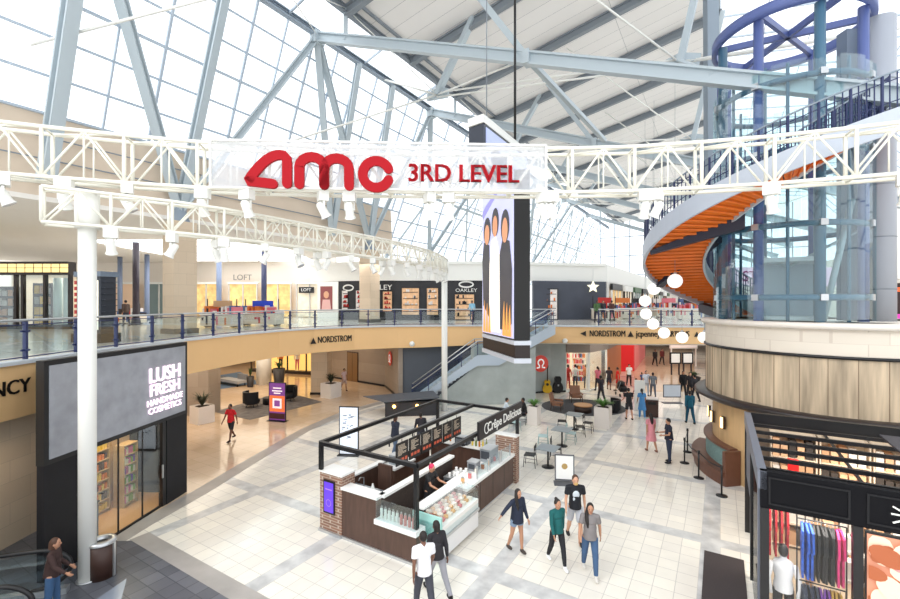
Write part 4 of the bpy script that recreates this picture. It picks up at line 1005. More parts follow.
MB(KM).box(1.98,2.1,.2,3.6,.02,1.3).build('inner_wall', kin, th); MB(KM).box(1.94,2.14,.18,3.65,1.3,1.37).build('counter_top', ktop, th)
MB(KM).box(2.0,3.3,-.06,.34,.72,.84).build('product_shelf', ktop, th)
g_ = MB(KM).box(2.04,3.26,-.03,-.01,.84,1.36).build('shelf_glass', glz, th)
MB(KM).box(3.22,3.34,2.3,5.6,.08,.96).build('side_panel', kw, th); MB(KM).box(3.18,3.3,2.3,5.6,0,.08).build('kick_plate', chrome, th)
MB(KM).box(2.62,3.36,2.3,5.7,.96,1.04).build('counter_top', ktop, th)
for y in (3.15,4.0,4.85): MB(KM).box(3.34,3.345,y,y+.01,.08,.96).build('panel_joint', black, th)
MB(KM).box(2.62,3.4,5.7,5.95,0,1.6).build('brick_pier', kb, th); MB(KM).box(2.6,3.42,5.68,5.97,1.6,1.65).build('pier_top', ktop, th)
# rear low L-shaped walls
MB(KM).box(.0,.12,.5,5.2,.05,1.1).build('rear_panel', kw, th); MB(KM).box(-.04,.16,.5,5.2,1.1,1.15).build('counter_top', ktop, th)
MB(KM).box(.12,2.6,5.3,5.45,.05,1.1).build('end_panel', kw, th); MB(KM).box(.1,2.62,5.2,5.6,1.1,1.15).build('counter_top', ktop, th)
MB(KM).box(.75,1.25,1.55,1.62,.05,1.5).build('partition', kw, th)
MB(KM).box(.12,.7,2.4,3.4,.05,1.0).build('back_cabinet', kw, th); MB(KM).box(.12,.75,2.35,3.45,1.0,1.06).build('counter_top', ktop, th)
MB(KM).box(.05,3.2,.25,5.3,.012,.025).build('kiosk_floor', mat('kiosk_floor_tan',(.58,.45,.36),.5), th)
MB(KM).box(.16,.58,-.03,-.0,.55,1.45).build('screen_frame', black, th)
sc1 = MB(KM).box(.20,.54,-.04,-.03,.6,1.4).build('screen_face', mat('violet_screen',(.36,.22,.80),.3,emis=.6), th)
PK = KM @ Matrix.Rotation(PI/2,4,'X')
b = MB(PK)
stroke(b,[(.37+.09*math.cos(a),.85+.09*math.sin(a)) for a in [i*PI/6 for i in range(12)]],.012,Matrix.Translation((0,0,.041)),.002,closed=True); b.build('ring_mark', mat('violet_light',(.60,.45,.95),.3,emis=.6), sc1)
MB(PK).box(.25,.49,1.2,1.23,.041,.043).build('text_line', mat('violet_light',(0,0,0)), sc1)
# pergola frame
th = thing('kiosk_pergola', 'black square steel frame standing over the crepe kiosk', 'frame', kp(3.3,0))
Zt = 2.36; PL = 6.1; r_ = .075
for x,y,z0 in ((.02,.02,1.68),(3.2,.1,.85),(3.28,PL,0.02),(-.1,PL,0.02)): MB(KM).box(x-r_/1.5,x+r_/1.5,y-r_/1.5,y+r_/1.5,z0,Zt).build('post', black, th)
for (x0,y0,x1,y1) in ((0,0,3.3,0),(3.3,0,3.3,PL),(3.3,PL,-.1,PL),(0,0,-.1,PL),(1.55,0,1.5,PL)): MB(KM).bar((x0,y0,Zt+.05),(x1,y1,Zt+.05),.1,.1).build('top_beam', black, th)
for y in (1.1,2.2): MB(KM).bar((1.55,y,Zt-.1),(1.55,y,Zt+.02),.03).build('bracket', black, th)
# sign
th = thing('kiosk_sign', 'black sign board with white Crepe Delicious lettering on the kiosk frame', 'sign', kp(3.36,2.9,2.3))
MB(KM).box(3.36,3.44,2.9,6.15,2.24,2.78).build('board', mat('sign_black',(.13,.12,.13),.4), th)
P0 = kp(3.46,4.7,2.51); text('lettering', 'Crêpe Delicious', .40, white, th, P0, AV, ext=.006, bold=.004, sx=1.0)
MK = wallM(kp(3.45,3.35,2.51), AV); b = MB(); stroke(b,[(.15*math.cos(i*PI/8),.15*math.sin(i*PI/8)) for i in range(1,16)],.03,MK,.01); b.build('ring_logo', white, th)
# menu boards
for k in range(6):
    y = 1.35+k*.62
    t = thing('menu_board', ['menu board hanging closest to the near end of the kiosk frame','second menu board from the near end of the kiosk frame','third menu board from the near end of the kiosk frame','third menu board from the far end of the kiosk frame','second menu board from the far end of the kiosk frame','menu board hanging at the far end of the row over the kiosk'][k],'menu board', kp(1.6,y,1.75))
    f = MB(KM).box(1.57,1.6,y,y+.56,1.62,2.26).build('board', mat('menu_black',(.12,.11,.11),.5), t)
    MM = wallM(kp(1.605,y,1.66), AV); b = MB(MM)
    for r in range(9): b.box(.07,.07+random.uniform(.15,.4),.52-r*.035,.535-r*.035,0,.003)
    b.build('menu_text', mat('menu_cream_text',(.80,.74,.66),.6), t); 
    b = MB(MM)
    for r in range(3): b.box(.07+r*.16,.18+r*.16,.06,.15,0,.003)
    b.build('menu_picture', mat('menu_food_picture',(.75,.35,.25),.6), t)
    MB(KM).tube([(1.58,y+.28,2.26),(1.58,y+.28,2.34)],.01,6).build('hanger', black, t)
# display case
th = thing('pastry_display_case', 'glass topped pastry display case with mint end panel and white base', 'display case', kp(3.0,.4))
mint = mat('mint_end_panel',(.66,.86,.83),.3)
MB(KM).box(2.92,3.72,.42,2.3,.10,.55).build('base', mat('case_white',(.93,.93,.93),.35), th)
MB(KM).box(2.9,3.74,.36,.42,.06,1.12).build('end_panel', mint, th); MB(KM).box(2.96,3.70,.33,.36,.62,.95).build('end_window', glt, th)
MB(KM).box(3.70,3.76,.42,2.3,.55,.62).build('front_rail', chrome, th)
MB(KM).box(2.92,3.72,.42,2.3,.55,.86).build('deck', mat('case_tray_white',(.96,.95,.93),.3), th)
b = MB(KM); b.add([(3.74,.4,.62),(3.74,2.3,.62),(3.66,2.3,1.16),(3.66,.4,1.16)],[(0,1,2,3)]); b.add([(3.66,.4,1.16),(3.66,2.3,1.16),(3.2,2.3,1.2),(3.2,.4,1.2)],[(0,1,2,3)]); b.build('curved_glass', glz, th)
MB(KM).box(2.9,3.2,.4,2.3,1.17,1.21).build('top_shelf', ktop, th); 
for y in (.44,2.26): MB(KM).box(2.92,2.96,y-.02,y+.02,.86,1.17).build('upright', chrome, th)
MB(KM).box(3.0,3.7,2.3,2.34,.1,1.2).build('end_panel', glz, th)
fm = [mat('crepe_golden',(.90,.70,.48),.6,noise=.2), mat('berry_pink',(.85,.50,.50),.6,noise=.2), mat('cream_white',(.96,.92,.86),.5), mat('caramel',(.70,.42,.25),.5,noise=.2)]
for r in range(10):
    for c in range(4):
        x = 3.02+c*.17; y = .56+r*.175; m_ = fm[(r*3+c*2)%4] if r < 3 else fm[(2,1,2,0)[(r+c)%4]]
        p = kp(x,y,.865); b = MB(Matrix.Translation(p))
        if (r+c)%2: b.lathe((0,0,0),[(.05,0),(.07,.02),(.06,.06),(.02,.085)],12)
        else: b.cb((0,0,.03),.13,.12,.06,ANG+.2); b.sph((0,0,.065),.045,.045,.02,8,5)
        tag(b.build('pastry', m_), 'small pastry laid out on the white deck of the display case', 'pastry', 'pastries in the kiosk display case')
# bottles on product shelf
for k in range(9):
    p = kp(2.12+k*.125, .1, .842); pk = k > 4
    t = thing('bottle', 'pink labelled bottle on the low white kiosk shelf' if pk else 'white bottle on the low white kiosk shelf', 'bottle', p, 'pink bottles on the kiosk shelf' if pk else 'white bottles on the kiosk shelf')
    MB(Matrix.Translation(p)).lathe((0,0,0),[(.036,0),(.038,.02),(.038,.22),(.03,.25)],14).build('body', mat('bottle_pink',(.80,.50,.48),.4) if pk else mat('bottle_white',(.90,.91,.88),.4), t)
    MB(Matrix.Translation(p)).lathe((0,0,.25),[(.022,0),(.022,.05)],12).build('cap', mat('bottle_cap_grey',(.62,.60,.58),.4), t)
# appliances and clutter on the counters
def box_item(nm, lab, cat, x0,x1,y0,y1,z0,z1, m, m2=None, extra=None):
    t = thing(nm, lab, cat, kp((x0+x1)/2,(y0+y1)/2,z0)); MB(KM).box(x0,x1,y0,y1,z0,z1).build('body', m, t)
    if m2: MB(KM).box(x0+.04,x1-.04,y0-.012,y0,z0+(z1-z0)*.25,z1-.05).build('front_panel', m2, t)
    MB(KM).box(x0-.01,x1+.01,y0-.01,y1+.01,z1,z1+.025).build('lid', chrome, t); return t
gs = mat('stainless_steel',(.66,.69,.72),.3,metal=.7); dk = mat('appliance_dark',(.22,.24,.27),.4)
box_item('refrigerated_cabinet','stainless steel cabinet with dark front beside the barista','cabinet',2.3,2.85,2.75,3.5,.03,1.0,gs,dk)
box_item('espresso_machine','steel espresso machine on the right kiosk counter','coffee machine',2.68,3.05,4.4,5.0,1.05,1.45,gs,dk)
box_item('cash_register','small grey register on the right kiosk counter','register',2.7,3.0,3.5,3.8,1.05,1.32,mat('register_grey',(.55,.56,.58),.4),dk)
box_item('blender_base','squat grey blender base on the rear kiosk counter','blender',.3,.55,2.6,2.9,1.07,1.35,gs,dk)
box_item('soup_warmer','dark square warmer on the end counter of the kiosk','warmer',1.2,1.7,5.25,5.55,1.16,1.4,dk,gs)
for k in range(9):
    p = kp(.5+k*.14, 5.4 if k < 4 else 5.42, 1.16) if k < 4 else kp(1.85+(k-4)*.14,5.4,1.16)
    t = thing('syrup_bottle', 'tall syrup bottle on the far end counter of the kiosk', 'bottle', p, 'syrup bottles on the far kiosk counter')
    MB(Matrix.Translation(p)).lathe((0,0,0),[(.035,0),(.037,.16),(.015,.22),(.013,.28)],12).build('body', mat(('syrup_amber','syrup_yellow','syrup_green')[k%3], ((.75,.45,.15),(.85,.75,.3),(.45,.5,.25))[k%3],.3), t)
    MB(Matrix.Translation(p)).lathe((0,0,.28),[(.016,0),(.012,.04)],8).build('pump_cap', black, t)
for k in range(8):
    x,y = ((2.45,2.85),(2.55,2.95),(2.68,2.9),(2.6,3.1),(2.75,3.2),(2.45,3.25),(2.55,3.35),(2.72,3.38))[k]; p = kp(x,y,1.027)
    tag(MB(Matrix.Translation(p)).lathe((0,0,0),[(.03,0),(.042,.1+.02*(k%3)),(.044,.105+.02*(k%3))],14).build('paper_cup', mat('cup_white',(.95,.95,.94),.5)), 'white stacked paper cup on the steel cabinet', 'cup', 'paper cups on the steel cabinet')
for k in range(6):
    p = kp(3.05,2.6+k*.42,1.045); t = thing('topping_jar', 'clear jar of topping along the right kiosk counter', 'jar', p, 'topping jars on the right counter')
    MB(Matrix.Translation(p)).lathe((0,0,0),[(.05,0),(.055,.02),(.055,.13),(.04,.15)],14).build('body', fm[k%4], t); MB(Matrix.Translation(p)).lathe((0,0,.15),[(.045,0),(.045,.025)],14).build('lid', chrome, t)
for k in range(3):
    y = 3.0+k*.85; p = kp(3.3,y,1.04)
    t = thing('sneeze_guard', ['glass sneeze guard nearest the display case','middle glass sneeze guard on the right counter','glass sneeze guard nearest the far brick pier'][k],'glass guard',p)
    MB(KM).box(3.29,3.30,y,y+.78,1.06,1.42).build('glass_pane', glz, t)
    for yy in (y+.03,y+.74): MB(KM).box(3.27,3.31,yy-.015,yy+.015,1.04,1.44).build('clip_post', chrome, t)
p = kp(1.0,1.0,0)
t = thing('wash_sink', 'steel sink unit with a white bottle of soap inside the near kiosk corner', 'sink', kp(.9,.8))
MB(KM).box(.2,1.5,.55,1.2,.03,.9).build('cabinet', dk, t); MB(KM).box(.18,1.52,.53,1.22,.9,.93).build('basin_top', gs, t); MB(KM).tube([(.6,1.1,.93),(.6,1.1,1.2),(.6,.95,1.25),(.6,.88,1.18)],.015,8).build('tap', chrome, t)
p = kp(1.25,.75,.93); t = thing('soap_bottle','white translucent squeeze bottle with green liquid on the sink unit','bottle',p); MB(Matrix.Translation(p)).lathe((0,0,0),[(.09,0),(.1,.05),(.1,.15),(.05,.24),(.035,.3)],16).build('body',mat('bottle_milky',(.93,.95,.94),.4),t); MB(Matrix.Translation(p)).lathe((0,0,0),[(.102,0.02),(.102,.09)],16,False).build('liquid_band',mat('mint_liquid',(.45,.72,.62),.4),t); MB(Matrix.Translation(p)).lathe((0,0,.3),[(.03,0),(.02,.06)],12).build('cap',white,t)
p = kp(1.45,.95,.93); t = thing('cleaning_cloth','crumpled teal cloth on the sink unit','cloth',p)
b = MB(Matrix.Translation(p)); b.sph((0,0,.05),.12,.09,.06,12,8); b.build('cloth', mat('teal_cloth',(.22,.42,.45),.8), t)
for k,(x,y) in enumerate(((1.9,3.6),(1.9,4.3))):
    p = kp(3.2,2.3+k*.55,Zt); t = thing('hanging_lamp','small black lamp clipped to the kiosk frame beam','lamp',p,'small black lamps on the kiosk frame')
    MB(Matrix.Translation(p)).lathe((0,0,-.02),[(.1,-.1),(.06,-.03),(.03,0)],14).build('shade', black, t); MB(Matrix.Translation(p)).tube([(0,0,-.03),(0,0,.02)],.012,6).build('stem', black, t)
area('kiosk_lamp', kp(2.6,3,2.3), .8,4, 18, (1,.93,.85), (0,0,ANG))

# ================= standing signs =================
def standing(nm, lab, cat, px, py, w, h, face, rz=0, z0=.0, th_=.06, frm=None, extra=None, z=0):
    p = fl(px,py,z); t = thing(nm, lab, cat, p); M_ = Matrix.Translation(p) @ Matrix.Rotation(rz,4,'Z')
    MB(M_).box(-w/2,w/2,-th_/2,th_/2,z0,h).build('frame', frm or black, t)
    f = MB(M_).box(-w/2+.04,w/2-.04,-th_/2-.006,-th_/2,z0+.06,h-.04).build('face', face, t)
    MB(M_).box(-w/2-.03,w/2+.03,-.2,.2,0.0,.03).build('foot', frm or black, t)
    return t, f, M_
ang_n = math.radians(14)
t,f,M_ = standing('directory_board','tall white mall directory board in a thin black frame behind the kiosk','sign',349,455,.83,2.0, mat('directory_white',(.90,.93,.97),.3,emis=.35), ANG*.2)
b = MB(M_ @ Matrix.Rotation(PI/2,4,'X'))
for k in range(26):
    x = random.uniform(-.3,.2); z = random.uniform(.35,1.7); b.box(x,x+random.uniform(.05,.16),z,z+.015+random.random()*.04,.036,.038)
b.build('map_marks', mat('map_grey',(.62,.66,.72),.5), f)['kind'] = 'stuff'
t,f,M_ = standing('digital_kiosk','purple and orange digital advertising totem near the dark armchairs','sign',277.5,421,1.02,2.05, mat('purple_face',(.47,.25,.55),.3,emis=.45), ANG*.45)
PMx = M_ @ Matrix.Rotation(PI/2,4,'X')
MB(PMx).box(-.46,.46,.5,1.35,.0365,.038).build('orange_panel', mat('orange_face',(.90,.45,.25),.3,emis=.5), f)
MB(PMx).box(-.27,.27,.68,1.2,.0385,.040).build('pale_square', mat('pale_face',(.97,.92,.93),.3,emis=.5), f)
MB(PMx).box(-.17,.17,.78,1.1,.0405,.042).build('inner_square', mat('plum_face',(.55,.30,.60),.3,emis=.4), f)
MB(PMx).box(-.46,.46,.12,.42,.0365,.038).build('maroon_panel', mat('maroon_face',(.30,.10,.12),.3), f)
for z,w_ in ((1.75,.5),(1.6,.62),(1.48,.4)): MB(PMx).box(-w_/2,w_/2,z-.035,z+.03,.0365,.038).build('text_line', mat('pale_face',(0,0,0)), f)
t,f,M_ = standing('floor_sign','white framed floor sign with a round gold emblem between kiosk and tables','sign',564.5,484,.66,1.02, mat('sign_paper_white',(.95,.95,.94),.5), -.15, .12, .04, mat('thin_grey_frame',(.35,.36,.38),.4))
MB(M_ @ Matrix.Rotation(PI/2,4,'X')).prism([(.1*math.cos(a*PI/10),.62+.1*math.sin(a*PI/10)) for a in range(20)],.027,.030).build('emblem', mat('gold_emblem',(.70,.58,.35),.5), f)

# ================= cafe tables and chairs =================
def make_table():
    t = thing('cafe_table','','table',(0,0,0),None,False)
    b = MB(); b.box(-.38,.38,-.38,.38,.72,.75); b.build('table_top', mat('grey_laminate',(.58,.62,.64),.35), t)
    MB().tube([(0,0,.04),(0,0,.72)],.035,12).build('pedestal', black, t); MB().lathe((0,0,0),[(.24,0),(.24,.02),(.06,.05)],20).build('base', black, t); MB().box(-.25,.25,-.25,.25,.70,.72).build('top_plate', black, t)
    return t
def make_chair(cm_, leg):
    t = thing('cafe_chair','','chair',(0,0,0),None,False)
    MB().box(-.2,.2,-.2,.2,.44,.47).build('seat', cm_, t)
    b = MB(); b.box(-.19,.19,-.215,-.19,.66,.84); b.build('backrest', cm_, t)
    for sx in (-1,1):
        MB().tube([(sx*.19,-.2,.86),(sx*.18,-.19,.46),(sx*.2,-.24,0)],.013,6).build('leg', leg, t)
        MB().tube([(sx*.18,.18,.45),(sx*.2,.22,0)],.013,6).build('leg', leg, t)
        MB().tube([(sx*.19,-.215,.2),(sx*.19,.2,.2)],.009,5).build('stretcher', leg, t)
    return t
tb0 = make_table(); ch0 = make_chair(mat('chair_black',(.15,.15,.16),.5), black); ch1 = make_chair(mat('chair_mint',(.70,.80,.80),.5), mat('chair_leg_mint',(.6,.7,.7),.4))
tabs = [(548,467,'grey cafe table nearest the round emblem floor sign'),(562,446,'middle grey cafe table of the row by the crepe kiosk'),(574,429,'farthest grey cafe table beside the planter box'),(512,423,'grey cafe table where the person in black sits')]
first = True
for x,y,lab in tabs:
    p = fl(x,y+ (0 if 1 else 0))
    if first: tb0.location = p; tb0.rotation_euler = (0,0,ANG); tb0['label'] = lab; first = False
    else: dup(tb0, p, ANG, lab)
chs = [(530,466,ch0,'black cafe chair pulled out left of the nearest cafe table',1.2),(556,459,ch0,'black cafe chair right of the nearest cafe table',-1.9),(543,446,ch1,'pale mint cafe chair left of the middle cafe table',1.3),(571,443,ch1,'pale mint cafe chair right of the middle cafe table',-2),
       (562,430,ch0,'black cafe chair left of the farthest cafe table',1.3),(580,436,ch0,'black cafe chair in front of the farthest cafe table',-1.7),(588,432,ch0,'black cafe chair right of the farthest cafe table',-2.1),(522,424,ch0,'black cafe chair under the person in black',-1.9),(500,423,ch0,'black cafe chair at the table partly behind the kiosk sign',1.3),(515,431,ch1,'pale mint cafe chair in front of the table by the kiosk sign',-2.4)]
used = set()
for x,y,src,lab,rz in chs:
    p = fl(x,y)
    if src not in used: src.location = p; src.rotation_euler = (0,0,rz); src['label'] = lab; used.add(src)
    else: dup(src, p, rz, lab)
planter(fl(534,424).x, fl(534,424).y,.55,.95,'white planter box with bright leaves left of the oval rug',plm[2],None,False,.45,.55,90)
planter(fl(603,427).x, fl(603,427).y,.72,1.05,'taller white planter box with bright leaves in front of the oval rug',plm[2],None,False,.5,.7,110)
# oval rug with lounge chairs
rc = fl(583,407); 
rug = MB(); rug.prism([(rc.x+2.45*math.cos(a*PI/20)*1.0+.0, rc.y+2.1*math.sin(a*PI/20)) for a in range(40)],.002,.02); tag(rug.build('oval_rug', mat('charcoal_rug',(.30,.30,.31),.95,noise=.15,nscale=10)),'dark grey round rug under the brown lounge chairs','rug')
def lounge(x, y, rz, lab, m, z=.02):
    t = thing('lounge_chair', lab, 'armchair', (x,y,z), None, False); t.rotation_euler = (0,0,rz)
    b = MB(); b.cb((0,.02,.36),.62,.6,.14); b.build('seat_cushion', m, t)
    vs = MB(Matrix.Translation((0,-.28,.55)) @ Matrix.Rotation(.22,4,'X')); vs.box(-.31,.31,-.06,.06,-.22,.42); vs.build('backrest', m, t)
    for s_ in (-1,1):
        MB().box(s_*.34-.04,s_*.34+.04,-.28,.28,.48,.56).build('armrest', m, t)
        for y_ in (-.25,.25): MB().tube([(s_*.32,y_,.5),(s_*.34,y_*1.15,0)],.022,8).build('leg', mat('dark_walnut_leg',(.25,.17,.12),.5), t)
    return t
brw = mat('brown_tan_leather',(.52,.36,.27),.5,noise=.1)
p = fl(576,402); lounge(p.x,p.y,3.1,'brown lounge chair facing out at the back of the oval rug',brw); p = fl(557,410); lounge(p.x,p.y,-2.0,'brown lounge chair angled at the left of the oval rug',brw)
p = fl(612,412); t = thing('lounge_chair','dark low lounge chair at the right edge of the oval rug','armchair',(p.x,p.y,.02))
MB(Matrix.Translation(p)).lathe((0,0,.02),[(.35,0),(.42,.15),(.42,.35),(.3,.4)],20).build('seat_cushion', charcoal, t); sectorm(Vector((p.x,p.y,0)),Vector((1,0,0)),Vector((0,1,0)),.38,.48,-100,80,.2,.75,12).build('backrest', charcoal, t)
p = fl(583,412); t = thing('coffee_table','round dark drum coffee table with wooden top on the oval rug','table',(p.x,p.y,.02)); MB().cyl(p,.48,.022,.38,28).build('drum_base', mat('drum_brown',(.22,.15,.12),.5), t); MB().cyl(p,.52,.38,.43,28).build('table_top', mat('oak_top',(.72,.52,.34),.4), t)
# ================= neighbouring dark kiosk behind =================
o = fl(385,417); NM = frame((o.x,o.y,0), .12)
th = thing('dark_kiosk', 'dark angular kiosk with warm hanging bulbs behind the crepe kiosk', 'kiosk', o)
MB(NM).box(0,2.9,.0,.12,.0,.75).build('front_panel', mat('dark_kiosk_panel',(.17,.17,.19),.5), th); MB(NM).box(-.05,2.95,-.05,.9,.75,.8).build('counter_top', black, th)
b = MB(NM); b.add([(-1.3,1.6,.84),(0,-.1,.86),(3.0,.1,1.0),(2.8,1.9,1.0),(-1.3,1.6,.81),(0,-.1,.81),(3.0,.1,.93),(2.8,1.9,.93)],[(0,1,2,3),(7,6,5,4),(0,4,5,1),(1,5,6,2),(2,6,7,3),(3,7,4,0)])
b.build('slanted_canopy', mat('slate_canopy',(.33,.35,.38),.5), th)
MB(NM).box(0,.12,.12,1.6,0,.75).build('side_panel', charcoal, th); MB(NM).box(2.78,2.9,.12,1.6,0,.75).build('side_panel', charcoal, th)
for x in (.5,1.75):
    p = NM @ Vector((x,-.18,.6)); t = thing('bulb_lamp','warm glowing bulb on the front of the dark kiosk','lamp',p,'warm bulbs on the dark kiosk'); MB().sph(p,.09,n=14,m=10).build('bulb', mat('warm_bulb_glow',(1,.75,.4),.3,emis=9), t); MB().tube([p+Vector((0,0,.08)),p+Vector((0,.06,.22))],.02,6).build('arm', black, t)
# ================= central staircase =================
S0 = Vector((-2.3,26.55,0)); S1 = Vector((6.5,27.2,0)); sd = (S1-S0).normalized(); RS = math.atan2(sd.y,sd.x); SM = frame(S0, RS); SL = (S1-S0).length; SWd = 1.55
th = thing('staircase', 'straight staircase with navy glass rails climbing behind the hanging screen', 'staircase', S0)
nst = 30; rise = L2/nst
X1, XL = 4.0, 5.3     # first flight end, landing end
def szx(x): return (x/X1)*L2*.60 if x < X1 else (L2*.60 if x < XL else L2*.60+(x-XL)/(SL-XL)*L2*.40)
X = []
n1 = 18; n2 = 12; b = MB(SM)
for k in range(n1): x = X1*k/n1; b.box(x,X1,0.08,SWd-.08,k*L2*.6/n1,(k+1)*L2*.6/n1-.001) if 0 else b.box(x,x+X1/n1+.02,.08,SWd-.08,max(0,(k-1.5)*L2*.6/n1),(k+1)*L2*.6/n1)
b.box(X1,XL,.08,SWd-.08,L2*.6-.3,L2*.6)
for k in range(n2): x = XL+(SL-XL)*k/n2; b.box(x,x+(SL-XL)/n2+.02,.08,SWd-.08,L2*.6+(k-1.5)*L2*.4/n2,L2*.6+(k+1)*L2*.4/n2-.01)
b.build('steps', mat('pale_grey_steps',(.72,.75,.77),.6), th)
strm = mat('pale_blue_stringer',(.72,.77,.82),.5)
for y in (0,SWd):
    xs = [0,X1,XL,SL]; b = MB(SM); vs = []
    for x in xs:
        for dy in (-.04,.04): vs += [(x,y+dy,max(0.01,szx(x)-.42)),(x,y+dy,szx(x)+.22)]
    fs = []
    for k in range(3):
        i = 4*k; j = i+4; fs += [(i,i+1,j+1,j),(i+2,j+2,j+3,i+3),(i,j,j+2,i+2),(i+1,i+3,j+3,j+1)]
    fs += [(0,2,3,1),(12,13,15,14)]
    b.add(vs,fs); b.build('stringer', strm, th)
    for dz,r_ in ((1.08,.035),(.9,.015)): MB(SM).tube([(x,y,szx(x)+dz) for x in (0,X1,XL,SL)],r_,8).build('handrail', chrome if r_ > .02 else navy, th)
    for a_,c_ in ((0,X1/2),(X1/2,X1),(X1,XL),(XL,SL)):
        b = MB(SM); b.add([(a_,y,szx(a_)+.25),(c_,y,szx(c_)+.25),(c_,y,szx(c_)+.9),(a_,y,szx(a_)+.9)],[(0,1,2,3)]); b.build('glass_panel', glass('stair_glass',(.55,.62,.78),.12) if y else glz, th)
    for x in (0,1,2,3,4,5.3,6.4,7.6,8.7): MB(SM).box(x-.02,x+.02,y-.02,y+.02,szx(x),szx(x)+1.08).build('post', navy, th)
b = MB(SM); vs = [(.3,.1,0),(X1,.1,szx(X1)-.4),(XL,.1,szx(XL)-.4),(XL,.1,0)]; 
struct('wall_under_stairs', MB(SM).plate([(.9,.1,0.01),(X1,.1,szx(X1)-.40),(XL,.1,szx(XL)-.40),(SL-1.2,.1,3.55),(SL-1.2,.1,0.01)],(0,1,0),.1), gstone)
# round red emblems on the walls
redc = mat('coral_red_disc',(.83,.27,.22),.4,emis=.15); whl = mat('white_logo',(.98,.96,.95),.4,emis=.3)
def omega(M_, r, th_, lab, loc):
    t = thing('round_logo_sign', lab, 'sign', loc); MB(M_).prism([(r*math.cos(a*PI/16),r*math.sin(a*PI/16)) for a in range(32)],.0,.05).build('disc', redc, t)
    b = MB(); pts = [(-.5*r,-.5*r),(-.18*r,-.45*r),(-.2*r,-.2*r)]+[( .38*r*math.cos(a)*1.0, .12*r+.38*r*math.sin(a)) for a in [math.radians(d) for d in (215,190,160,130,100,80,50,20,-10,-35)]]+[(.2*r,-.2*r),(.18*r,-.45*r),(.5*r,-.5*r)]
    stroke(b, pts, .16*r, M_ @ Matrix.Translation((0,0,.05)), .02); b.build('emblem', whl, t)
p = at(540.5,363.5,29.6); d_ = Vector((1.8,.55,0)).normalized(); omega(wallM(p,d_), .56, 0, 'round coral red logo disc on the grey wall right of the hanging screen', p)
q = Vector((-3.95,30.6,3.15-.6)); d_ = (Vector((-3.25,28.9,0))-Vector((-4.75,32.9,0))).normalized(); n_ = Vector((d_.y,-d_.x,0))
q = Vector((-4.0,30.9,2.35))+n_*.2; omega(wallM(q,d_), .5, 0, 'round coral red logo disc on the taupe wall left of the staircase', q)

# ================= lower storefronts on the far side =================
warmw = mat('store_warm_white',(.96,.90,.82),.5,emis=.25); redw = mat('bright_red_wall',(.85,.08,.10),.4,emis=.15)
struct('wall_store_row_header', MB().ribbon([(8.15,30.95),(9.75,30.95),(11.85,33.2),(14.9,38.5),(15,39.8)], 2.75,3.62,.25), mat('grey_brown_header',(.55,.51,.48),.6))
for i,(x0,x1) in enumerate(((8.2,9.62),)):
    w_ = struct('window_%d'%(8+i), MB().box(x0,x1,31.02,31.05,.1,2.75), glz)
    MB().box(x0-.05,x0,30.98,31.1,0,2.75).box(x1,x1+.05,30.98,31.1,0,2.75).box(x0,x1,30.98,31.1,0,.1).build('frame', white, w_)
struct('wall_store_interior', MB().box(8.0,11.9,34.6,34.7,0,3.55).box(8.0,8.1,31.2,35,0,3.55), warmw)
struct('floor_shop', MB().prism([(8.0,31.1),(9.8,31.1),(11.8,33.3),(11.8,34.6),(8,34.6)],.002,.02), mat('shop_floor_pale',(.88,.78,.66),.4))
area('shop_lamp', (9.4,32.6,3.4), 2.2,2.5, 90, (1,.9,.75)); 
cl_m = [mat('cloth_red',(.78,.2,.18),.7),mat('cloth_orange',(.88,.5,.25),.7),mat('cloth_dark',(.2,.18,.2),.7),mat('cloth_white',(.93,.9,.88),.7),mat('cloth_pink',(.9,.5,.55),.7),mat('cloth_blue',(.35,.45,.65),.7)]
for i,(x,y) in enumerate(((8.3,34.3),(9.5,34.3))):
    shelf_goods(Matrix.Translation((x,y,.02)),1.1,2.4,5,9,('left' if i == 0 else 'right')+' wall shelf of colourful clothes inside the shop below the fascia',cl_m,.4,warmw)
def mannequin(p, rz, top, bot, lab, sc=1., headless=True):
    t = thing('mannequin', lab, 'mannequin', p, None, False); t.rotation_euler = (0,0,rz); t.scale = (sc,)*3
    MB().lathe((0,0,.95),[(.15,0),(.155,.1),(.13,.22),(.17,.42),(.15,.52),(.06,.57),(.05,.63)],14).build('torso', top, t)
    for s_ in (-1,1):
        MB().tube([(s_*.08,0,.97),(s_*.1,.02,.5),(s_*.11,0,.06)],[.085,.06,.04],10).build('leg', bot, t)
        MB().tube([(s_*.17,0,1.43),(s_*.23,.03,1.15),(s_*.2,.12,.9)],[.05,.04,.028],8).build('arm', top if s_ < 0 else top, t)
    MB().sph((0,.01,1.68),.08,.1,.12).build('head', mat('mannequin_black',(.12,.11,.11),.4), t); MB().lathe((0,0,0),[(.2,0),(.2,.02)],16).build('base_disc', chrome, t)
    return t
cols6 = [(cl_m[0],cl_m[0]),(cl_m[3],cl_m[2]),(cl_m[1],cl_m[2])]
for i,(x,y) in enumerate(((8.5,31.7),(9.05,31.8),(9.8,31.7))):
    mannequin((x,y,.02), PI, cols6[i][0], cols6[i][1], ['red dressed mannequin in the shop window beside the guitar','white topped mannequin in the same shop window','orange topped mannequin right of the shop window frame'][i])
q = rp(.38,.5,.04); mannequin(q, PI-.5, mat('white_tee_cloth',(.95,.95,.95),.7), mat('black_trouser_cloth',(.12,.12,.13),.7), 'black mannequin in white top and black trousers in the corner store window', 1.0)
wq = struct('window_13', MB().ribbon([(9.85,31.1),(11.75,33.2)],.1,2.75,.03), glz); MB().bar((9.78,31.05,0),(9.78,31.05,2.75),.14,.14,(0,1,0)).bar((11.8,33.25,0),(11.8,33.25,2.75),.12,.12,(0,1,0)).bar((9.8,31.05,.05),(11.8,33.25,.05),.1,.1).build('frame', white, wq)
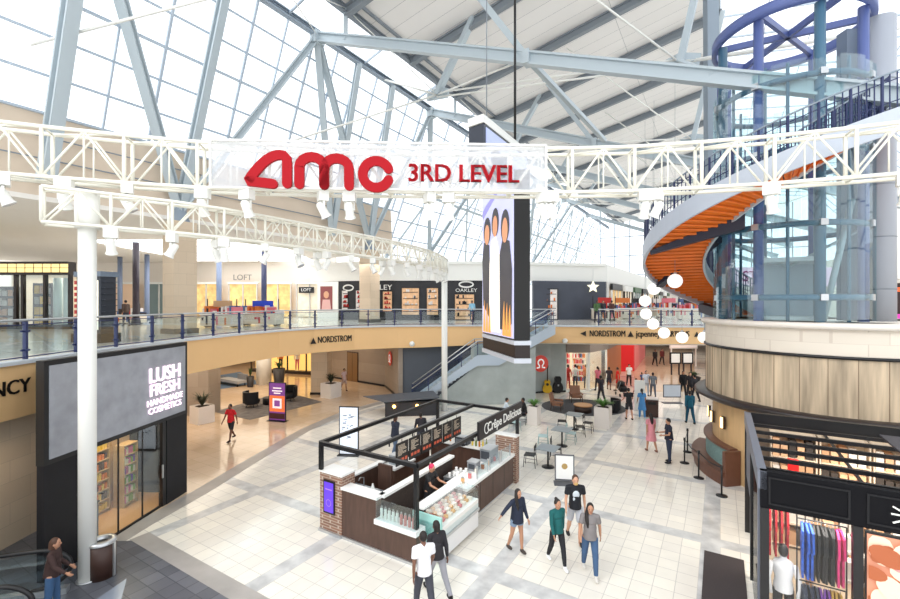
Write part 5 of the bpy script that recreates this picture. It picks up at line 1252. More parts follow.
struct('wall_orange_return', MB().ribbon([(11.9,33.4),(14.9,38.6),(15,39.8)], .0,2.75,.2), mat('orange_brown_wall',(.72,.42,.22),.5))
struct('wall_red_portal', MB().ribbon([(14.9,39.9),(16.7,40.1)], 0,3.55,.2), redw)
struct('wall_pink_return', MB().ribbon([(16.75,40.15),(22.5,51)], 0,3.55,.2), mat('pink_red_wall',(.85,.45,.45),.5,emis=.1))
p = at(638.5-2,346,34.5); tag(MB().sph((15.5,39.5,3.2),.17).build('round_lamp', mat('red_lamp_glow',(1,.55,.5),.4,emis=2)),'small glowing red lamp on the red portal wall','lamp')
# guitar and case leaning at the wall
g = fl(547,393); th = thing('guitar', 'yellow guitar standing against the grey wall right of the staircase', 'guitar', g)
by = g.y-.15; gx = g.x
def flat(b, pts, y0, y1): b.add([(x,y0,z) for x,z in pts]+[(x,y1,z) for x,z in pts],[tuple(range(len(pts))),tuple(range(len(pts),2*len(pts)))[::-1]]+[(i,len(pts)+i,len(pts)+(i+1)%len(pts),(i+1)%len(pts)) for i in range(len(pts))]); return b
prof = [(-.28,.12),(-.33,.3),(-.27,.5),(-.17,.6),(-.22,.78),(-.15,.92),(.15,.92),(.22,.78),(.17,.6),(.27,.5),(.33,.3),(.28,.12),(.1,.03),(-.1,.03)]
flat(MB(),[(gx+x,z) for x,z in prof],by,by+.12).build('body', mat('guitar_yellow',(.88,.70,.15),.35), th); MB().box(gx-.035,gx+.035,by-.03,by+.02,.85,1.75).build('neck', mat('guitar_neck',(.2,.14,.1),.5), th); MB().box(gx-.06,gx+.06,by-.02,by+.02,1.75,1.95).build('headstock', black, th); flat(MB(),[(gx+.1*math.cos(a*PI/6),.62+.1*math.sin(a*PI/6)) for a in range(12)],by-.01,by).build('sound_hole', black, th)
th = thing('guitar_case', 'black guitar case standing beside the yellow guitar', 'case', (gx+.75,by,0)); flat(MB(),[(gx+.75+x*1.05,z*1.25) for x,z in prof],by+.0,by+.25).build('shell', black, th); MB().box(gx+.70,gx+.80,by-.02,by,.5,.62).build('latch', chrome, th)

# far lower hall fittings
dkp = mat('dark_display_panel',(.14,.13,.14),.5)
def panel_thing(nm, lab, cat, x0,x1,y,z0,z1, fm_, face, legs=True):
    t = thing(nm, lab, cat, ((x0+x1)/2,y,0)); MB().box(x0,x1,y,y+.12,z0,z1).build('frame', fm_, t); MB().box(x0+.12,x1-.12,y-.02,y,z0+.12,z1-.12).build('face', face, t)
    if legs:
        for x in (x0+.1,x1-.2): MB().box(x,x+.1,y,y+.1,0,z0).build('leg', fm_, t)
    return t
face_w = mat('bright_display_face',(.93,.93,.92),.4,emis=.35)
panel_thing('display_screen','left pale screen of the pair hanging in the lower hall','screen',19.0,19.95,38,.95,1.95,dkp,face_w); panel_thing('display_screen','right pale screen of the pair hanging in the lower hall','screen',20.05,21.0,38,.95,1.95,dkp,face_w)
panel_thing('shop_sign','wide bright sign board high in the lower hall','sign',21.5,24.2,43,1.75,2.6,white,mat('pale_pink_face',(.95,.88,.86),.4,emis=.35)); 
struct('wall_hall_left', MB().ribbon([(22.5,51),(28,64)], 0,3.55,.3), mat('hall_left_wall',(.62,.52,.48),.6,noise=.3,nscale=.8))
struct('wall_hall_end', MB().box(27,52,66,66.3,0,3.55), mat('hall_far_wall',(.72,.66,.62),.6,noise=.4,nscale=.7))
planter(18.6,33.6,1.0,.6,'large dark planter with broad green leaves in the lower hall',plm[0],black,True,.6,.9,60)
bp = fl(651,416); 
t = thing('litter_bin','square dark brown bin on the white floor behind the woman in pink','bin',bp); M_ = frame(bp,-.3); MB(M_).box(-.33,.33,-.33,.33,.02,.95).build('body', mat('brown_bin_slats',(.27,.18,.15),.5), t); MB(M_).box(-.35,.35,-.35,.35,.95,1.0).build('lid', chrome, t); MB(M_).box(-.2,.2,-.35,-.33,.7,.85).build('opening', black, t)
t,f,M_ = standing('notice_board','small grey notice sign on a stand near the drum','sign',672,403,1.1,1.15, mat('notice_grey_face',(.75,.78,.82),.5), 0, .35, .05, mat('notice_dark_frame',(.28,.3,.34),.5))
text('lettering','NOTICE',.22,black,f,Vector((M_.translation.x,M_.translation.y-.04,.75)),(1,0,0),ext=.003) if 0 else None
t = thing('white_totem','plain white totem post between the couple and the square bin','totem', fl(644,418)); p = fl(644,414); 
MB(frame((p.x+.1,p.y+.8,0))).box(-.28,.28,-.06,.06,.03,1.75).build('panel', white, t); MB(frame((p.x+.1,p.y+.8,0))).box(-.32,.32,-.15,.15,0,.03).build('foot', chrome, t)

# ================= lower left concourse =================
struct('wall_pillar_row', MB().box(-9.45,-8.35,29.9,31.2,0,3.55), limestone)
struct('baseboard_pillar', MB().box(-9.5,-8.3,29.85,31.25,0,.16), black)
# brown column next to cosmetics shop
struct('wall_beige_pier', MB().box(-14.9,-13.35,24.3,25.6,0,3.55), wstone)
t = thing('elevator_door','bronze elevator door in the taupe wall of the lower concourse','door',at(354,383,34.6))
wd = (Vector((-4.75,32.9,0))-Vector((-9.7,36.6,0))).normalized(); WMx = wallM(Vector((-9.7,36.6,0)), wd); 
MB(WMx).box(1.95,3.25,0.01,2.35,.16,.2).build('door_frame', mat('bronze_dark_frame',(.28,.20,.14),.4), t)
for x in (2.02,2.62): MB(WMx).box(x,x+.56,.02,2.27,.2,.22).build('door_leaf', mat('bronze_door',(.58,.45,.30),.35,metal=.5), t)
warmg = mat('warm_shop_glow',(.98,.80,.45),.5,emis=.9)
t = thing('lit_shop_front','yellow lit shop window with a hanging white dress at the back of the lower concourse','shopfront',(-13.5,37.6,0))
SF = frame((-17.8,40.3,0), -.28)
MB(SF).box(0,7.6,.0,.1,.25,3.1).build('lit_backdrop', warmg, t); MB(SF).box(-.1,7.7,-.6,.0,0,.25).build('plinth', mat('dark_plinth',(.2,.15,.12),.5), t)
for x in (0,1.9,3.8,5.7,7.6): MB(SF).box(x-.05,x+.05,-.6,-.5,.25,3.3).build('mullion', mat('dark_plinth',(0,0,0)), t)
for i,x in enumerate((.8,2.9,4.6,6.6)): garmm = mannequin(tuple(SF @ Vector((x,-.28,.26))), PI, (cl_m[3],cl_m[1],cl_m[3],cl_m[2])[i], (cl_m[3],cl_m[2],cl_m[4],cl_m[2])[i], ['leftmost','second','third','rightmost'][i]+' mannequin in front of the yellow lit shop window', 1.05)
struct('wall_round_column', MB().cyl((-14.3,33.8),.55,0,3.55,28), white)
p = fl(240,376)
planter(-12.9,33.2,.9,1.3,'big dark pot with leafy plant beside the white round column',plm[0],mat('dark_pot',(.2,.19,.2),.4),True,.7,.6,70)
planter(-14.8,32.6,.55,.8,'small potted shrub left of the white round column',plm[0],mat('dark_pot',(0,0,0)),True,.9,.3,50)
p = fl(323,394); planter(-7.9,29.2,.95,.95,'white square planter with dark spiky plant beside the pillar',mat('leaf_olive_dark',(.25,.27,.20),.6),None,False,.85,.6,90)
p = fl(197,424); planter(p.x+.1,p.y+.3,.85,.9,'white square planter with dark grass beside the grey store sign',mat('leaf_olive_dark',(.25,.27,.20),.6),None,False,.85,.65,100)
carp = MB().prism([tuple(fl(x,y)[:2]) for x,y in ((204,392),(246,385),(262,384),(240,372),(204,378))],.008,.02); tag(carp.build('blue_carpet', mat('denim_carpet',(.36,.46,.58),.95,noise=.12,nscale=4)),'blue grey carpet under the light bench in the lower concourse','carpet')
carp = MB().prism([tuple(fl(x,y)[:2]) for x,y in ((214,412),(250,420),(322,402),(300,396),(262,398))],.008,.02); tag(carp.build('grey_carpet', mat('speckled_grey_carpet',(.48,.46,.45),.95,noise=.3,nscale=3)),'speckled grey carpet under the dark armchairs','carpet')
p = fl(233,385); t = thing('bench','light grey cushioned bench on the blue carpet','bench',p); M_ = frame((p.x,p.y,0), -.55)
MB(M_).box(-1.3,1.2,-.4,.4,.25,.45).build('seat', mat('bench_grey',(.72,.73,.74),.8), t); MB(M_).box(.1,1.2,.3,.45,.45,.85).build('backrest', mat('bench_back_grey',(.55,.56,.58),.8), t); MB(M_).box(-1.9,-1.32,-.35,.35,.2,.45).build('side_block', dk, t)
for x in (-1.1,1.0):
    for y in (-.3,.3): MB(M_).box(x,x+.06,y-.03,y+.03,.02,.25).build('leg', black, t)
for i,(x,y,rz) in enumerate(((252,407,1.0),(289,401,-2.0))):
    p = fl(x,y); M_ = Matrix.Translation((p.x,p.y,.02)); t = thing('tub_armchair',['dark tub armchair left of the purple totem','dark tub armchair behind the purple totem'][i],'armchair',(p.x,p.y,.02))
    MB(M_).lathe((0,0,.18),[(.38,0),(.44,.1),(.44,.26),(.3,.3)],20).build('seat', charcoal, t); sectorm(Vector((p.x,p.y,0)),Vector((math.cos(rz+PI),math.sin(rz+PI),0)),Vector((-math.sin(rz+PI),math.cos(rz+PI),0)),.4,.52,-100,100,.3,.95,16).build('wrap_back', charcoal, t)
    for a in range(4): MB(M_).tube([(.25*math.cos(a*PI/2+.7),.25*math.sin(a*PI/2+.7),.19),(.34*math.cos(a*PI/2+.7),.34*math.sin(a*PI/2+.7),0)],.02,6).build('leg', black, t)
p = fl(270,404); t = thing('ottoman','round dark ottoman between the armchairs','ottoman',(p.x,p.y,.02)); MB().cyl(p,.42,.03,.42,20).build('cushion', charcoal, t); MB().cyl(p,.36,.022,.05,20).build('base', black, t)
for i,(x,y,sx,sy,pw) in enumerate(((-14,24,5,8,260),(-9,33,6,3,60),(-14,31,5,5,160),(-20,38,10,8,220),(9.5,32.7,2,2,0),(19,40,8,8,260),(25,52,10,10,260),(14,31,8,3,90),(0,29.3,4,1,0))):
    if pw: area('concourse_fill', (x,y,3.5), sx,sy, pw, (1,.86,.68) if x < 0 else (1,.95,.88))  # unseen fill lights added to brighten the lower concourse and halls
# ================= upper level, left side =================
gol = mat('yellow_lit_panel',(1,.90,.62),.5,emis=.8); dbr = mat('dark_brown_frame',(.17,.13,.12),.5)
SFm = frame((-28.5,25.6,L2), 0)
t = thing('boutique_front', 'handbag boutique with a black sign box of glowing yellow panes at far left', 'shopfront', (-25,25.6,L2))
MB(SFm).box(0,6.5,-.3,.3,3.15,3.9).build('sign_box', dbr, t)
b = MB(SFm)
for k in range(13): b.box(.1+k*.5,.54+k*.5,-.32,-.3,3.28,3.52).box(.1+k*.5,.54+k*.5,-.32,-.3,3.55,3.76)
b.build('lit_panes', gol, t)
for x in (0,3.2,3.6,4.9,6.35): MB(SFm).box(x,x+.15,-.1,.1,0,3.15).build('post', dbr, t)
MB(SFm).box(0,6.5,-.05,.05,.0,.25).build('plinth', black, t)
MB(SFm).box(0,6.5,-.01,.01,.25,3.15).build('window_glass', glz, t)
MB(SFm).box(0,6.5,3.0,3.1,0,3.6).build('back_wall', mat('boutique_back_wall',(.90,.84,.76),.6,emis=.15), t)
shelf_goods(SFm @ Matrix.Translation((3.75,.5,.1)),1.1,2.6,4,3,'lit handbag shelf in the far left boutique window',[mat('bag_tan',(.72,.52,.36),.5),mat('bag_gold',(.92,.72,.25),.5),mat('bag_grey',(.7,.69,.67),.5)],.4,dbr)
shelf_goods(SFm @ Matrix.Translation((1.2,.5,.1)),1.4,2.4,4,4,'handbag shelf at the extreme left of the boutique',[mat('bag_tan',(0,0,0)),mat('bag_grey',(0,0,0))],.4,dbr)
for i,x in enumerate((5.15,5.75)):
    t = thing('glass_display_column',['left','right'][i]+' pale curved glass display column at the right end of the boutique','display',tuple(SFm @ Vector((x,.6,0)))); MB(SFm).cyl((x,.6),.22,.0,3.0,20).build('column', mat('pale_teal_column',(.80,.86,.84),.3), t); MB(SFm).cyl((x,.6),.27,0,.25,20).build('base', black, t)
area('boutique_fill', (-25.5,27,8.0), 5,2, 120, (1,.88,.7))  # unseen fill light added to brighten the boutique
# tall kiosk display on the balcony
t = thing('tall_display_stand', 'tall dark display stand with red shelves and a white lit panel on the balcony', 'display', (-13.9,17.3,L2)); M_ = frame((-13.9,17.3,L2), -.25)
MB(M_).box(-.75,.75,-.4,.4,0,.35).build('base', charcoal, t); MB(M_).box(-.6,.6,-.3,.3,.35,2.55).build('core', mat('stand_dark',(.2,.22,.26),.5), t)
MB(M_).box(-.02,.5,-.32,-.3,.5,2.4).build('lit_panel', mat('cream_lit_panel',(.97,.95,.88),.4,emis=.5), t); MB(M_).box(-.68,.68,-.36,.36,2.55,2.75).build('crown', mat('crown_grey_blue',(.42,.47,.53),.5), t)
b = MB(M_)
for k in range(9): b.box(.6,.74,-.25,.25,.5+k*.23,.53+k*.23)
b.build('side_shelves', mat('stand_dark',(0,0,0)), t)
b = MB(M_)
for k in range(9): b.box(-.76,-.6,-.28,.28,.42+k*.23,.56+k*.23)
b.build('red_stock', mat('stock_red',(.72,.18,.18),.5,noise=.3,nscale=10), t)
# poles
for i,(x,Y,r,m_) in enumerate(((136,30,.2,mat('dark_plum_pole',(.22,.19,.24),.4)),(120,40,.19,mat('slate_blue_pole',(.50,.56,.68),.4)),(147,38,.19,mat('slate_blue_pole',(0,0,0))),(219,36,.2,mat('slate_blue_pole',(0,0,0))),(264,34,.2,mat('deep_blue_pole',(.25,.28,.42),.4)))):
    p = at(x,302,Y); t = thing('round_pole', ['dark plum pole behind the near stone column','slate blue pole left of the dark plum pole','slate blue pole right of the dark plum pole','slate blue pole above the left sales cart','deep blue pole above the right sales cart'][i],'pole',(p.x,Y,L2))
    MB().cyl((p.x,Y),r,L2,10.4,20).build('shaft', m_, t); MB().cyl((p.x,Y),r*1.5,L2,L2+.5,20,r*1.2).build('base', m_, t)
# sales carts
def cart(px, Y, w, lab, accent, z=L2, h=1.1):
    p = at(px,302,Y); t = thing('sales_cart', lab, 'cart', (p.x,Y,z)); M_ = frame((p.x,Y,z), -.2)
    MB(M_).box(-w/2,w/2,-.5,.5,.12,h*.72).build('cabinet', mat('cart_cream',(.90,.85,.78),.5), t); MB(M_).box(-w/2-.05,w/2+.05,-.55,.55,h*.72,h*.78).build('counter_top', white, t)
    b = [MB(M_) for _ in cl_m]
    for k in range(int(w*7)):
        x = -w/2+.1+k/7; q = random.randrange(6); b[q].box(x,x+.11,-.45,.45,h*.78,h*.8+random.uniform(.1,.5))
        (b[random.randrange(6)].box(x,x+.12,-.52,-.5,random.choice((.2,.45)),h*random.uniform(.5,.66)) if random.random() < .5 else None)
    for q,bb in enumerate(b):
        if bb.v: bb.build('stocked_goods', cl_m[q], t)['kind'] = 'stuff'
    for x in (-w/2+.05,w/2-.1): MB(M_).box(x,x+.05,-.02,.02,h*.78,h*1.6).build('post', black, t)
    MB(M_).box(-w/2*.5,w/2*.6,-.08,.08,h*1.15,h*1.5).build('sign_board', accent, t)
    for x in (-w/2+.2,w/2-.2): MB(M_).tube([(x,-.3,.12),(x,.3,.12)],.1,12).build('wheel', black, t)
cart(222,27,2.2,'left cream sales cart of goods on the upper concourse',mat('tan_board',(.8,.65,.5),.5)); cart(262,29,2.6,'right cream sales cart with a bright blue board on the upper concourse',mat('bright_blue_board',(.12,.28,.85),.4))
cart(131,31,1.6,'small peach sales desk behind the dark plum pole',mat('peach_board',(.88,.74,.6),.5),h=.9); cart(160,52,2.5,'far small cart left behind the near stone column',mat('tan_board',(0,0,0)))
# shops along the far upper wall
def lit_window(name, x0,x1,y,z0,z1,face,kindm=white):
    pass
wl = [(-34.5,-31.5,'peach'),(-30.5,-28,'dark'),(-25.8,-23.2,'warm'),(-22.2,-19.4,'warm'),(-18.6,-16,'warm'),(-15.4,-12.8,'pale')]
fm2 = {'peach':mat('upper_shop_peach',(.85,.72,.6),.5,emis=.2),'dark':mat('upper_shop_teal',(.45,.52,.52),.4),'warm':mat('upper_shop_warm',(.93,.76,.50),.5,emis=.35,noise=.5,nscale=1.5),'pale':mat('upper_shop_pale',(.92,.87,.78),.5,emis=.3,noise=.2,nscale=1.5)}
for i,(x0,x1,k) in enumerate(wl):
    t = thing('shop_window', ['peach shop bay','dark teal shop bay','warm lit shop window left of the LOFT sign','warm lit shop window under the LOFT sign','warm lit shop window right of the LOFT sign','pale lit shop window nearest the black eyewear store'][i]+' on the far upper wall','window',((x0+x1)/2,44.6,L2))
    MB().box(x0,x1,44.3,44.35,L2+.1,8.1).build('lit_interior', fm2[k], t)
    for x in (x0,(x0+x1)/2,x1): MB().box(x-.05,x+.05,44.15,44.3,L2,8.15).build('mullion', mat('pale_mullion',(.80,.79,.77),.5), t)
    MB().box(x0-.1,x1+.1,44.1,44.4,8.1,8.3).build('lintel', white, t)
t = thing('shop_sign','thin grey LOFT lettering on the far upper white wall','sign',(-21,44.2,8.7)); text('lettering','LOFT',.8,mat('grey_lettering',(.45,.45,.45),.5),t,(-20.9,44.3,8.75),(1,0,0),ext=.02)
t = thing('shop_sign','small black box sign LOFT on the upper wall near the white column','sign',(-14.4,44.0,8.0)); MB().box(-15.1,-13.6,43.9,44.05,7.2,7.8).build('board', black, t); text('lettering','LOFT',.42,white,t,(-14.35,43.87,7.5),(1,0,0),ext=.01)
t = thing('poster_stand','tall white poster stand with a portrait in red beside the black eyewear store','poster',(-10.2,36.5,L2)); MB().box(-11.0,-9.3,36.5,36.7,L2,8.0).build('panel', white, t); f = MB().box(-10.75,-9.75,36.46,36.5,5.6,7.6).build('poster_face', mat('poster_maroon',(.55,.30,.30),.5), t)
MB(Matrix.Translation((-10.25,36.45,6.9)) @ Matrix.Rotation(PI/2,4,'X')).prism([(.22*math.cos(a*PI/8),.3*math.sin(a*PI/8)) for a in range(16)],0,.01).build('face_shape', mat('portrait_skin',(.85,.65,.52),.5), f)
MB(Matrix.Translation((-10.25,36.45,6.2)) @ Matrix.Rotation(PI/2,4,'X')).prism([(-.4,-.55),(.4,-.55),(.3,.3),(-.3,.3)],-.002,.008).build('shoulder_shape', mat('portrait_pink',(.88,.70,.68),.5), f)
# black eyewear store
sb = mat('eyewear_black_cladding',(.16,.16,.18),.45,noise=.1,nscale=1)
struct('wall_eyewear_store', MB().ribbon([(-11.8,40.0),(-7.0,38.3),(2.9,38.3)], L2, 8.15, .3), sb)
struct('wall_dark_store_right', MB().ribbon([(7.2,38.3),(11.3,39.4),(14.2,40.3)], L2, 8.15, .3), mat('slate_cladding',(.27,.29,.34),.5,noise=.15,nscale=.8))
def shopwin(px0,px1,z0,z1,Y,lab,face):
    x0 = (px0-450)/FP*Y; x1 = (px1-450)/FP*Y; t = thing('display_window', lab, 'window', ((x0+x1)/2,Y,z0)); MB().box(x0,x1,Y-.03,Y,z0,z1).build('lit_interior', face, t)
    b = MB(); b.box(x0-.08,x0,Y-.1,Y,z0-.08,z1+.08).box(x1,x1+.08,Y-.1,Y,z0-.08,z1+.08).box(x0,x1,Y-.1,Y,z0-.08,z0).box(x0,x1,Y-.1,Y,z1,z1+.08); b.build('frame', black, t)
    b = MB(); 
    for k in range(4):
        z = z0+(z1-z0)*(k+.5)/4.2; b.box(x0+.1,x1-.1,Y-.12,Y-.03,z,z+.05)
    b.build('shelf', dbr, t)
    b = MB()
    for k in range(14): x = random.uniform(x0+.1,x1-.25); z = z0+(z1-z0)*(random.randrange(4)+.5)/4.2+.05; b.box(x,x+.13,Y-.11,Y-.04,z,z+random.uniform(.1,.3))
    b.build('stocked_goods', random.choice(cl_m[:4]), t)['kind'] = 'stuff'
lw1 = mat('window_warm_lit',(.85,.68,.52),.5,emis=.4,noise=.4,nscale=3); lw2 = mat('window_white_lit',(.85,.82,.8),.5,emis=.4,noise=.3,nscale=3)
shopwin(342,351,5.6,7.3,38.9,'leftmost small lit window of the black eyewear store',lw2); shopwin(356,365,5.6,7.3,38.4,'second small lit window of the black eyewear store',lw2)
shopwin(383,392,5.5,7.2,38.1,'lit window right of the stone column in the eyewear store',lw1); shopwin(402,419,5.2,7.5,38.1,'large lit window in the middle of the eyewear store',lw1); shopwin(427,438,5.2,7.5,38.1,'lit window just left of the slim white post top',lw1)
shopwin(455,474,4.8,6.95,38.1,'wide warm entrance of the eyewear store under its second logo',lw1); shopwin(536,557,4.8,7.4,38.6,'lit entrance of the slate store right of the hanging screen',lw2)
def ellip_logo(c, d, w, h, parent):
    M_ = wallM(c,d); b = MB(); stroke(b,[(w*math.cos(i*PI/12),h*math.sin(i*PI/12)) for i in range(24)],.14*w+.05,M_,.04,closed=True); b.build('ring_emblem', white, parent)
d1 = (Vector((-7.0,38.3,0))-Vector((-11.8,40,0))).normalized()
t = thing('store_sign','white oval emblem and OAKLEY lettering at the left corner of the black store','sign',(-9,38.7,7.5)); c = Vector((-8.95,38.75,7.55)); ellip_logo(c,d1,.5,.24,t); text('lettering','OAKLEY',.62,white,t,(-6.3,37.95,7.55),Vector((1,-.08,0)),ext=.03,sx=1.15)
t = thing('store_sign','white oval emblem above OAKLEY lettering over the store entrance','sign',(1.4,38.05,7.2)); ellip_logo(Vector((1.4,38.05,7.82)),Vector((1,0,0)),.6,.24,t); text('lettering','OAKLEY',.42,white,t,(1.4,37.9,7.3),(1,0,0),ext=.03,sx=1.2)
area('upper_shop_fill', (-8,34,9.2), 9,1.5, 140, (1,.95,.9), (0,0,0))  # added fill light without a fitting, brightens the upper shopfronts
# right hand upper row of shops, running away along the mall
P0 = Vector((14.3,40.6,0)); cs = ['warm','pale','dark','peach','warm','pale','dark','peach','pale']
struct('wall_upper_row', MB().ribbon([(14.4,40.7),(14.4+.5225*62,40.7+.8526*62)], L2, 8.15, .3), mat('upper_row_white',(.90,.89,.87),.6))
fm3 = dict(fm2)
for i in range(9):
    a = P0+AV*(1.0+i*6.4)+Vector((.25,-.1,0)); M_ = Matrix.Translation((a.x,a.y,L2)) @ Matrix.Rotation(math.atan2(AV.y,AV.x),4,'Z')
    t = thing('storefront', ['nearest','second','third','fourth','fifth','sixth','seventh','eighth','farthest'][i]+' shopfront along the upper right row of shops beyond the slate store','shopfront',a)
    MB(M_).box(0,4.6,-.1,-.02,.1,2.7).build('lit_interior', fm3[cs[i]], t); MB(M_).box(-.1,4.7,-.25,-.02,2.7,3.3).build('sign_band', (black,white,mat('green_band',(.3,.42,.3),.5))[i%3], t)
    for x in (0,1.5,3.0,4.6): MB(M_).box(x-.06,x+.06,-.2,-.02,0,2.7).build('mullion', dbr if i%2 else white, t)
for i,(px,Y) in enumerate(((604,38),(622,41),(640,46),(655,50),(668,44),(684,52),(700,47),(612,55),(630,60),(690,38))):
    cart(px,Y,2.0+.3*(i%3),'%s sales cart from the left on the busy upper right concourse'%('first','second','third','fourth','fifth','sixth','seventh','eighth','ninth','tenth')[i],(cl_m+[gol])[i%7],h=1.3)
struct('wall_upper_right_end', MB().box(30,70,88,88.5,L2,9.5), mat('upper_end_wall',(.88,.85,.82),.6,noise=.3,nscale=.4))
t = thing('star_lantern','pale yellow star shaped lantern hanging in the upper shop window','lantern',at(597,286,39)); c = at(593,287,39.5); t.location = c; WL[t] = Vector(c)
MB(Matrix.Translation(c) @ Matrix.Rotation(PI/2,4,'X')).prism([((.55 if k%2==0 else .24)*math.sin(k*PI/5),(.55 if k%2==0 else .24)*math.cos(k*PI/5)) for k in range(10)],-.08,.08).build('star', mat('star_glow',(1,.98,.88),.4,emis=.8), t); MB().tube([c+Vector((0,0,.5)),c+Vector((0,0,1.6))],.01,5).build('cord', roofbeam, t)
# right-hand upper wall details seen past the grey column and through the tower glass
struct('wall_right_band', MB().ribbon([(24.5,24.5),(36,24.5)], 7.6,13,.3), white)
t = thing('store_sign','pink and white lettered store sign seen through the elevator glass','sign',(20,30,8)); MB().box(16.5,24.5,27.9,28.1,7.3,8.5).build('board', mat('pale_pink_board',(.93,.80,.88),.4,emis=.25), t); text('lettering','STATION',.95,mat('magenta_letter',(.62,.15,.45),.4),t,(20.5,27.87,7.9),(1,0,0),ext=.02)
t = thing('storefront','dark shopfront with a magenta lit strip right of the grey column','shopfront',(27,26,L2)); MB().box(25,34,25.6,25.9,L2,7.4).build('dark_interior', mat('dark_maroon_interior',(.2,.1,.1),.5), t); MB().box(25,34,25.5,25.6,5.2,5.6).build('magenta_strip', mat('magenta_glow',(.75,.2,.6),.4,emis=.8), t); MB().box(25,34,25.5,25.6,6.9,7.15).build('orange_strip', mat('orange_glow',(.9,.4,.2),.4,emis=.6), t)
t = thing('store_sign','red arched emblem on the white wall right of the grey column','sign',(27.9,24.2,9)); stroke_b = MB(); stroke(stroke_b,[(.9*math.cos(i*PI/10),.9*math.sin(i*PI/10)) for i in range(11)],.3,wallM((26.2,24.3,8.9),(1,0,0)),.05); stroke_b.build('emblem', red, t)
struct('floor_upper_right', MB().prism([(17.5,12),(17.5,27),(60,27),(60,12)],L2-.2,L2+.0), l2tile) if 0 else None
# ceiling mounted dome cameras on the fascia
for i,(x,y,Y) in enumerate(((412,344,27.9),(565,341,28.3))):
    p = at(x,y,Y); t = thing('dome_camera',['small white dome camera on the fascia left of the screen tower','small white dome camera on the fascia right of the screen tower'][i],'camera',p); MB().sph(p,.17,n=16,m=10).build('dome', white, t); MB().tube([p,p+Vector((0,.4,.1))],.05,8).build('bracket', white, t)
# ================= people =================
def remesh(o, vox, sm=6):
    m = o.modifiers.new('r','REMESH'); m.mode = 'VOXEL'; m.voxel_size = vox; m.use_smooth_shade = True
    s = o.modifiers.new('s','SMOOTH'); s.iterations = sm; s.factor = .5
    dg = bpy.context.evaluated_depsgraph_get(); me = bpy.data.meshes.new_from_object(o.evaluated_get(dg)); o.modifiers.clear(); old = o.data; o.data = me; bpy.data.meshes.remove(old)
def dirv(f, o_, side):
    f = math.radians(f); o_ = math.radians(o_); return Vector((side*math.sin(o_), math.sin(f)*math.cos(o_), -math.cos(f)*math.cos(o_)))
skinA = mat('skin_light',(.82,.63,.52),.55); skinB = mat('skin_brown',(.48,.33,.26),.55); skinC = mat('skin_tan',(.72,.53,.42),.55)
hairD = mat('hair_dark',(.12,.09,.08),.6); hairB = mat('hair_brown',(.30,.19,.13),.6)
def cloth(n, c): return mat('cloth_'+n, c, .8, noise=.1, nscale=5)
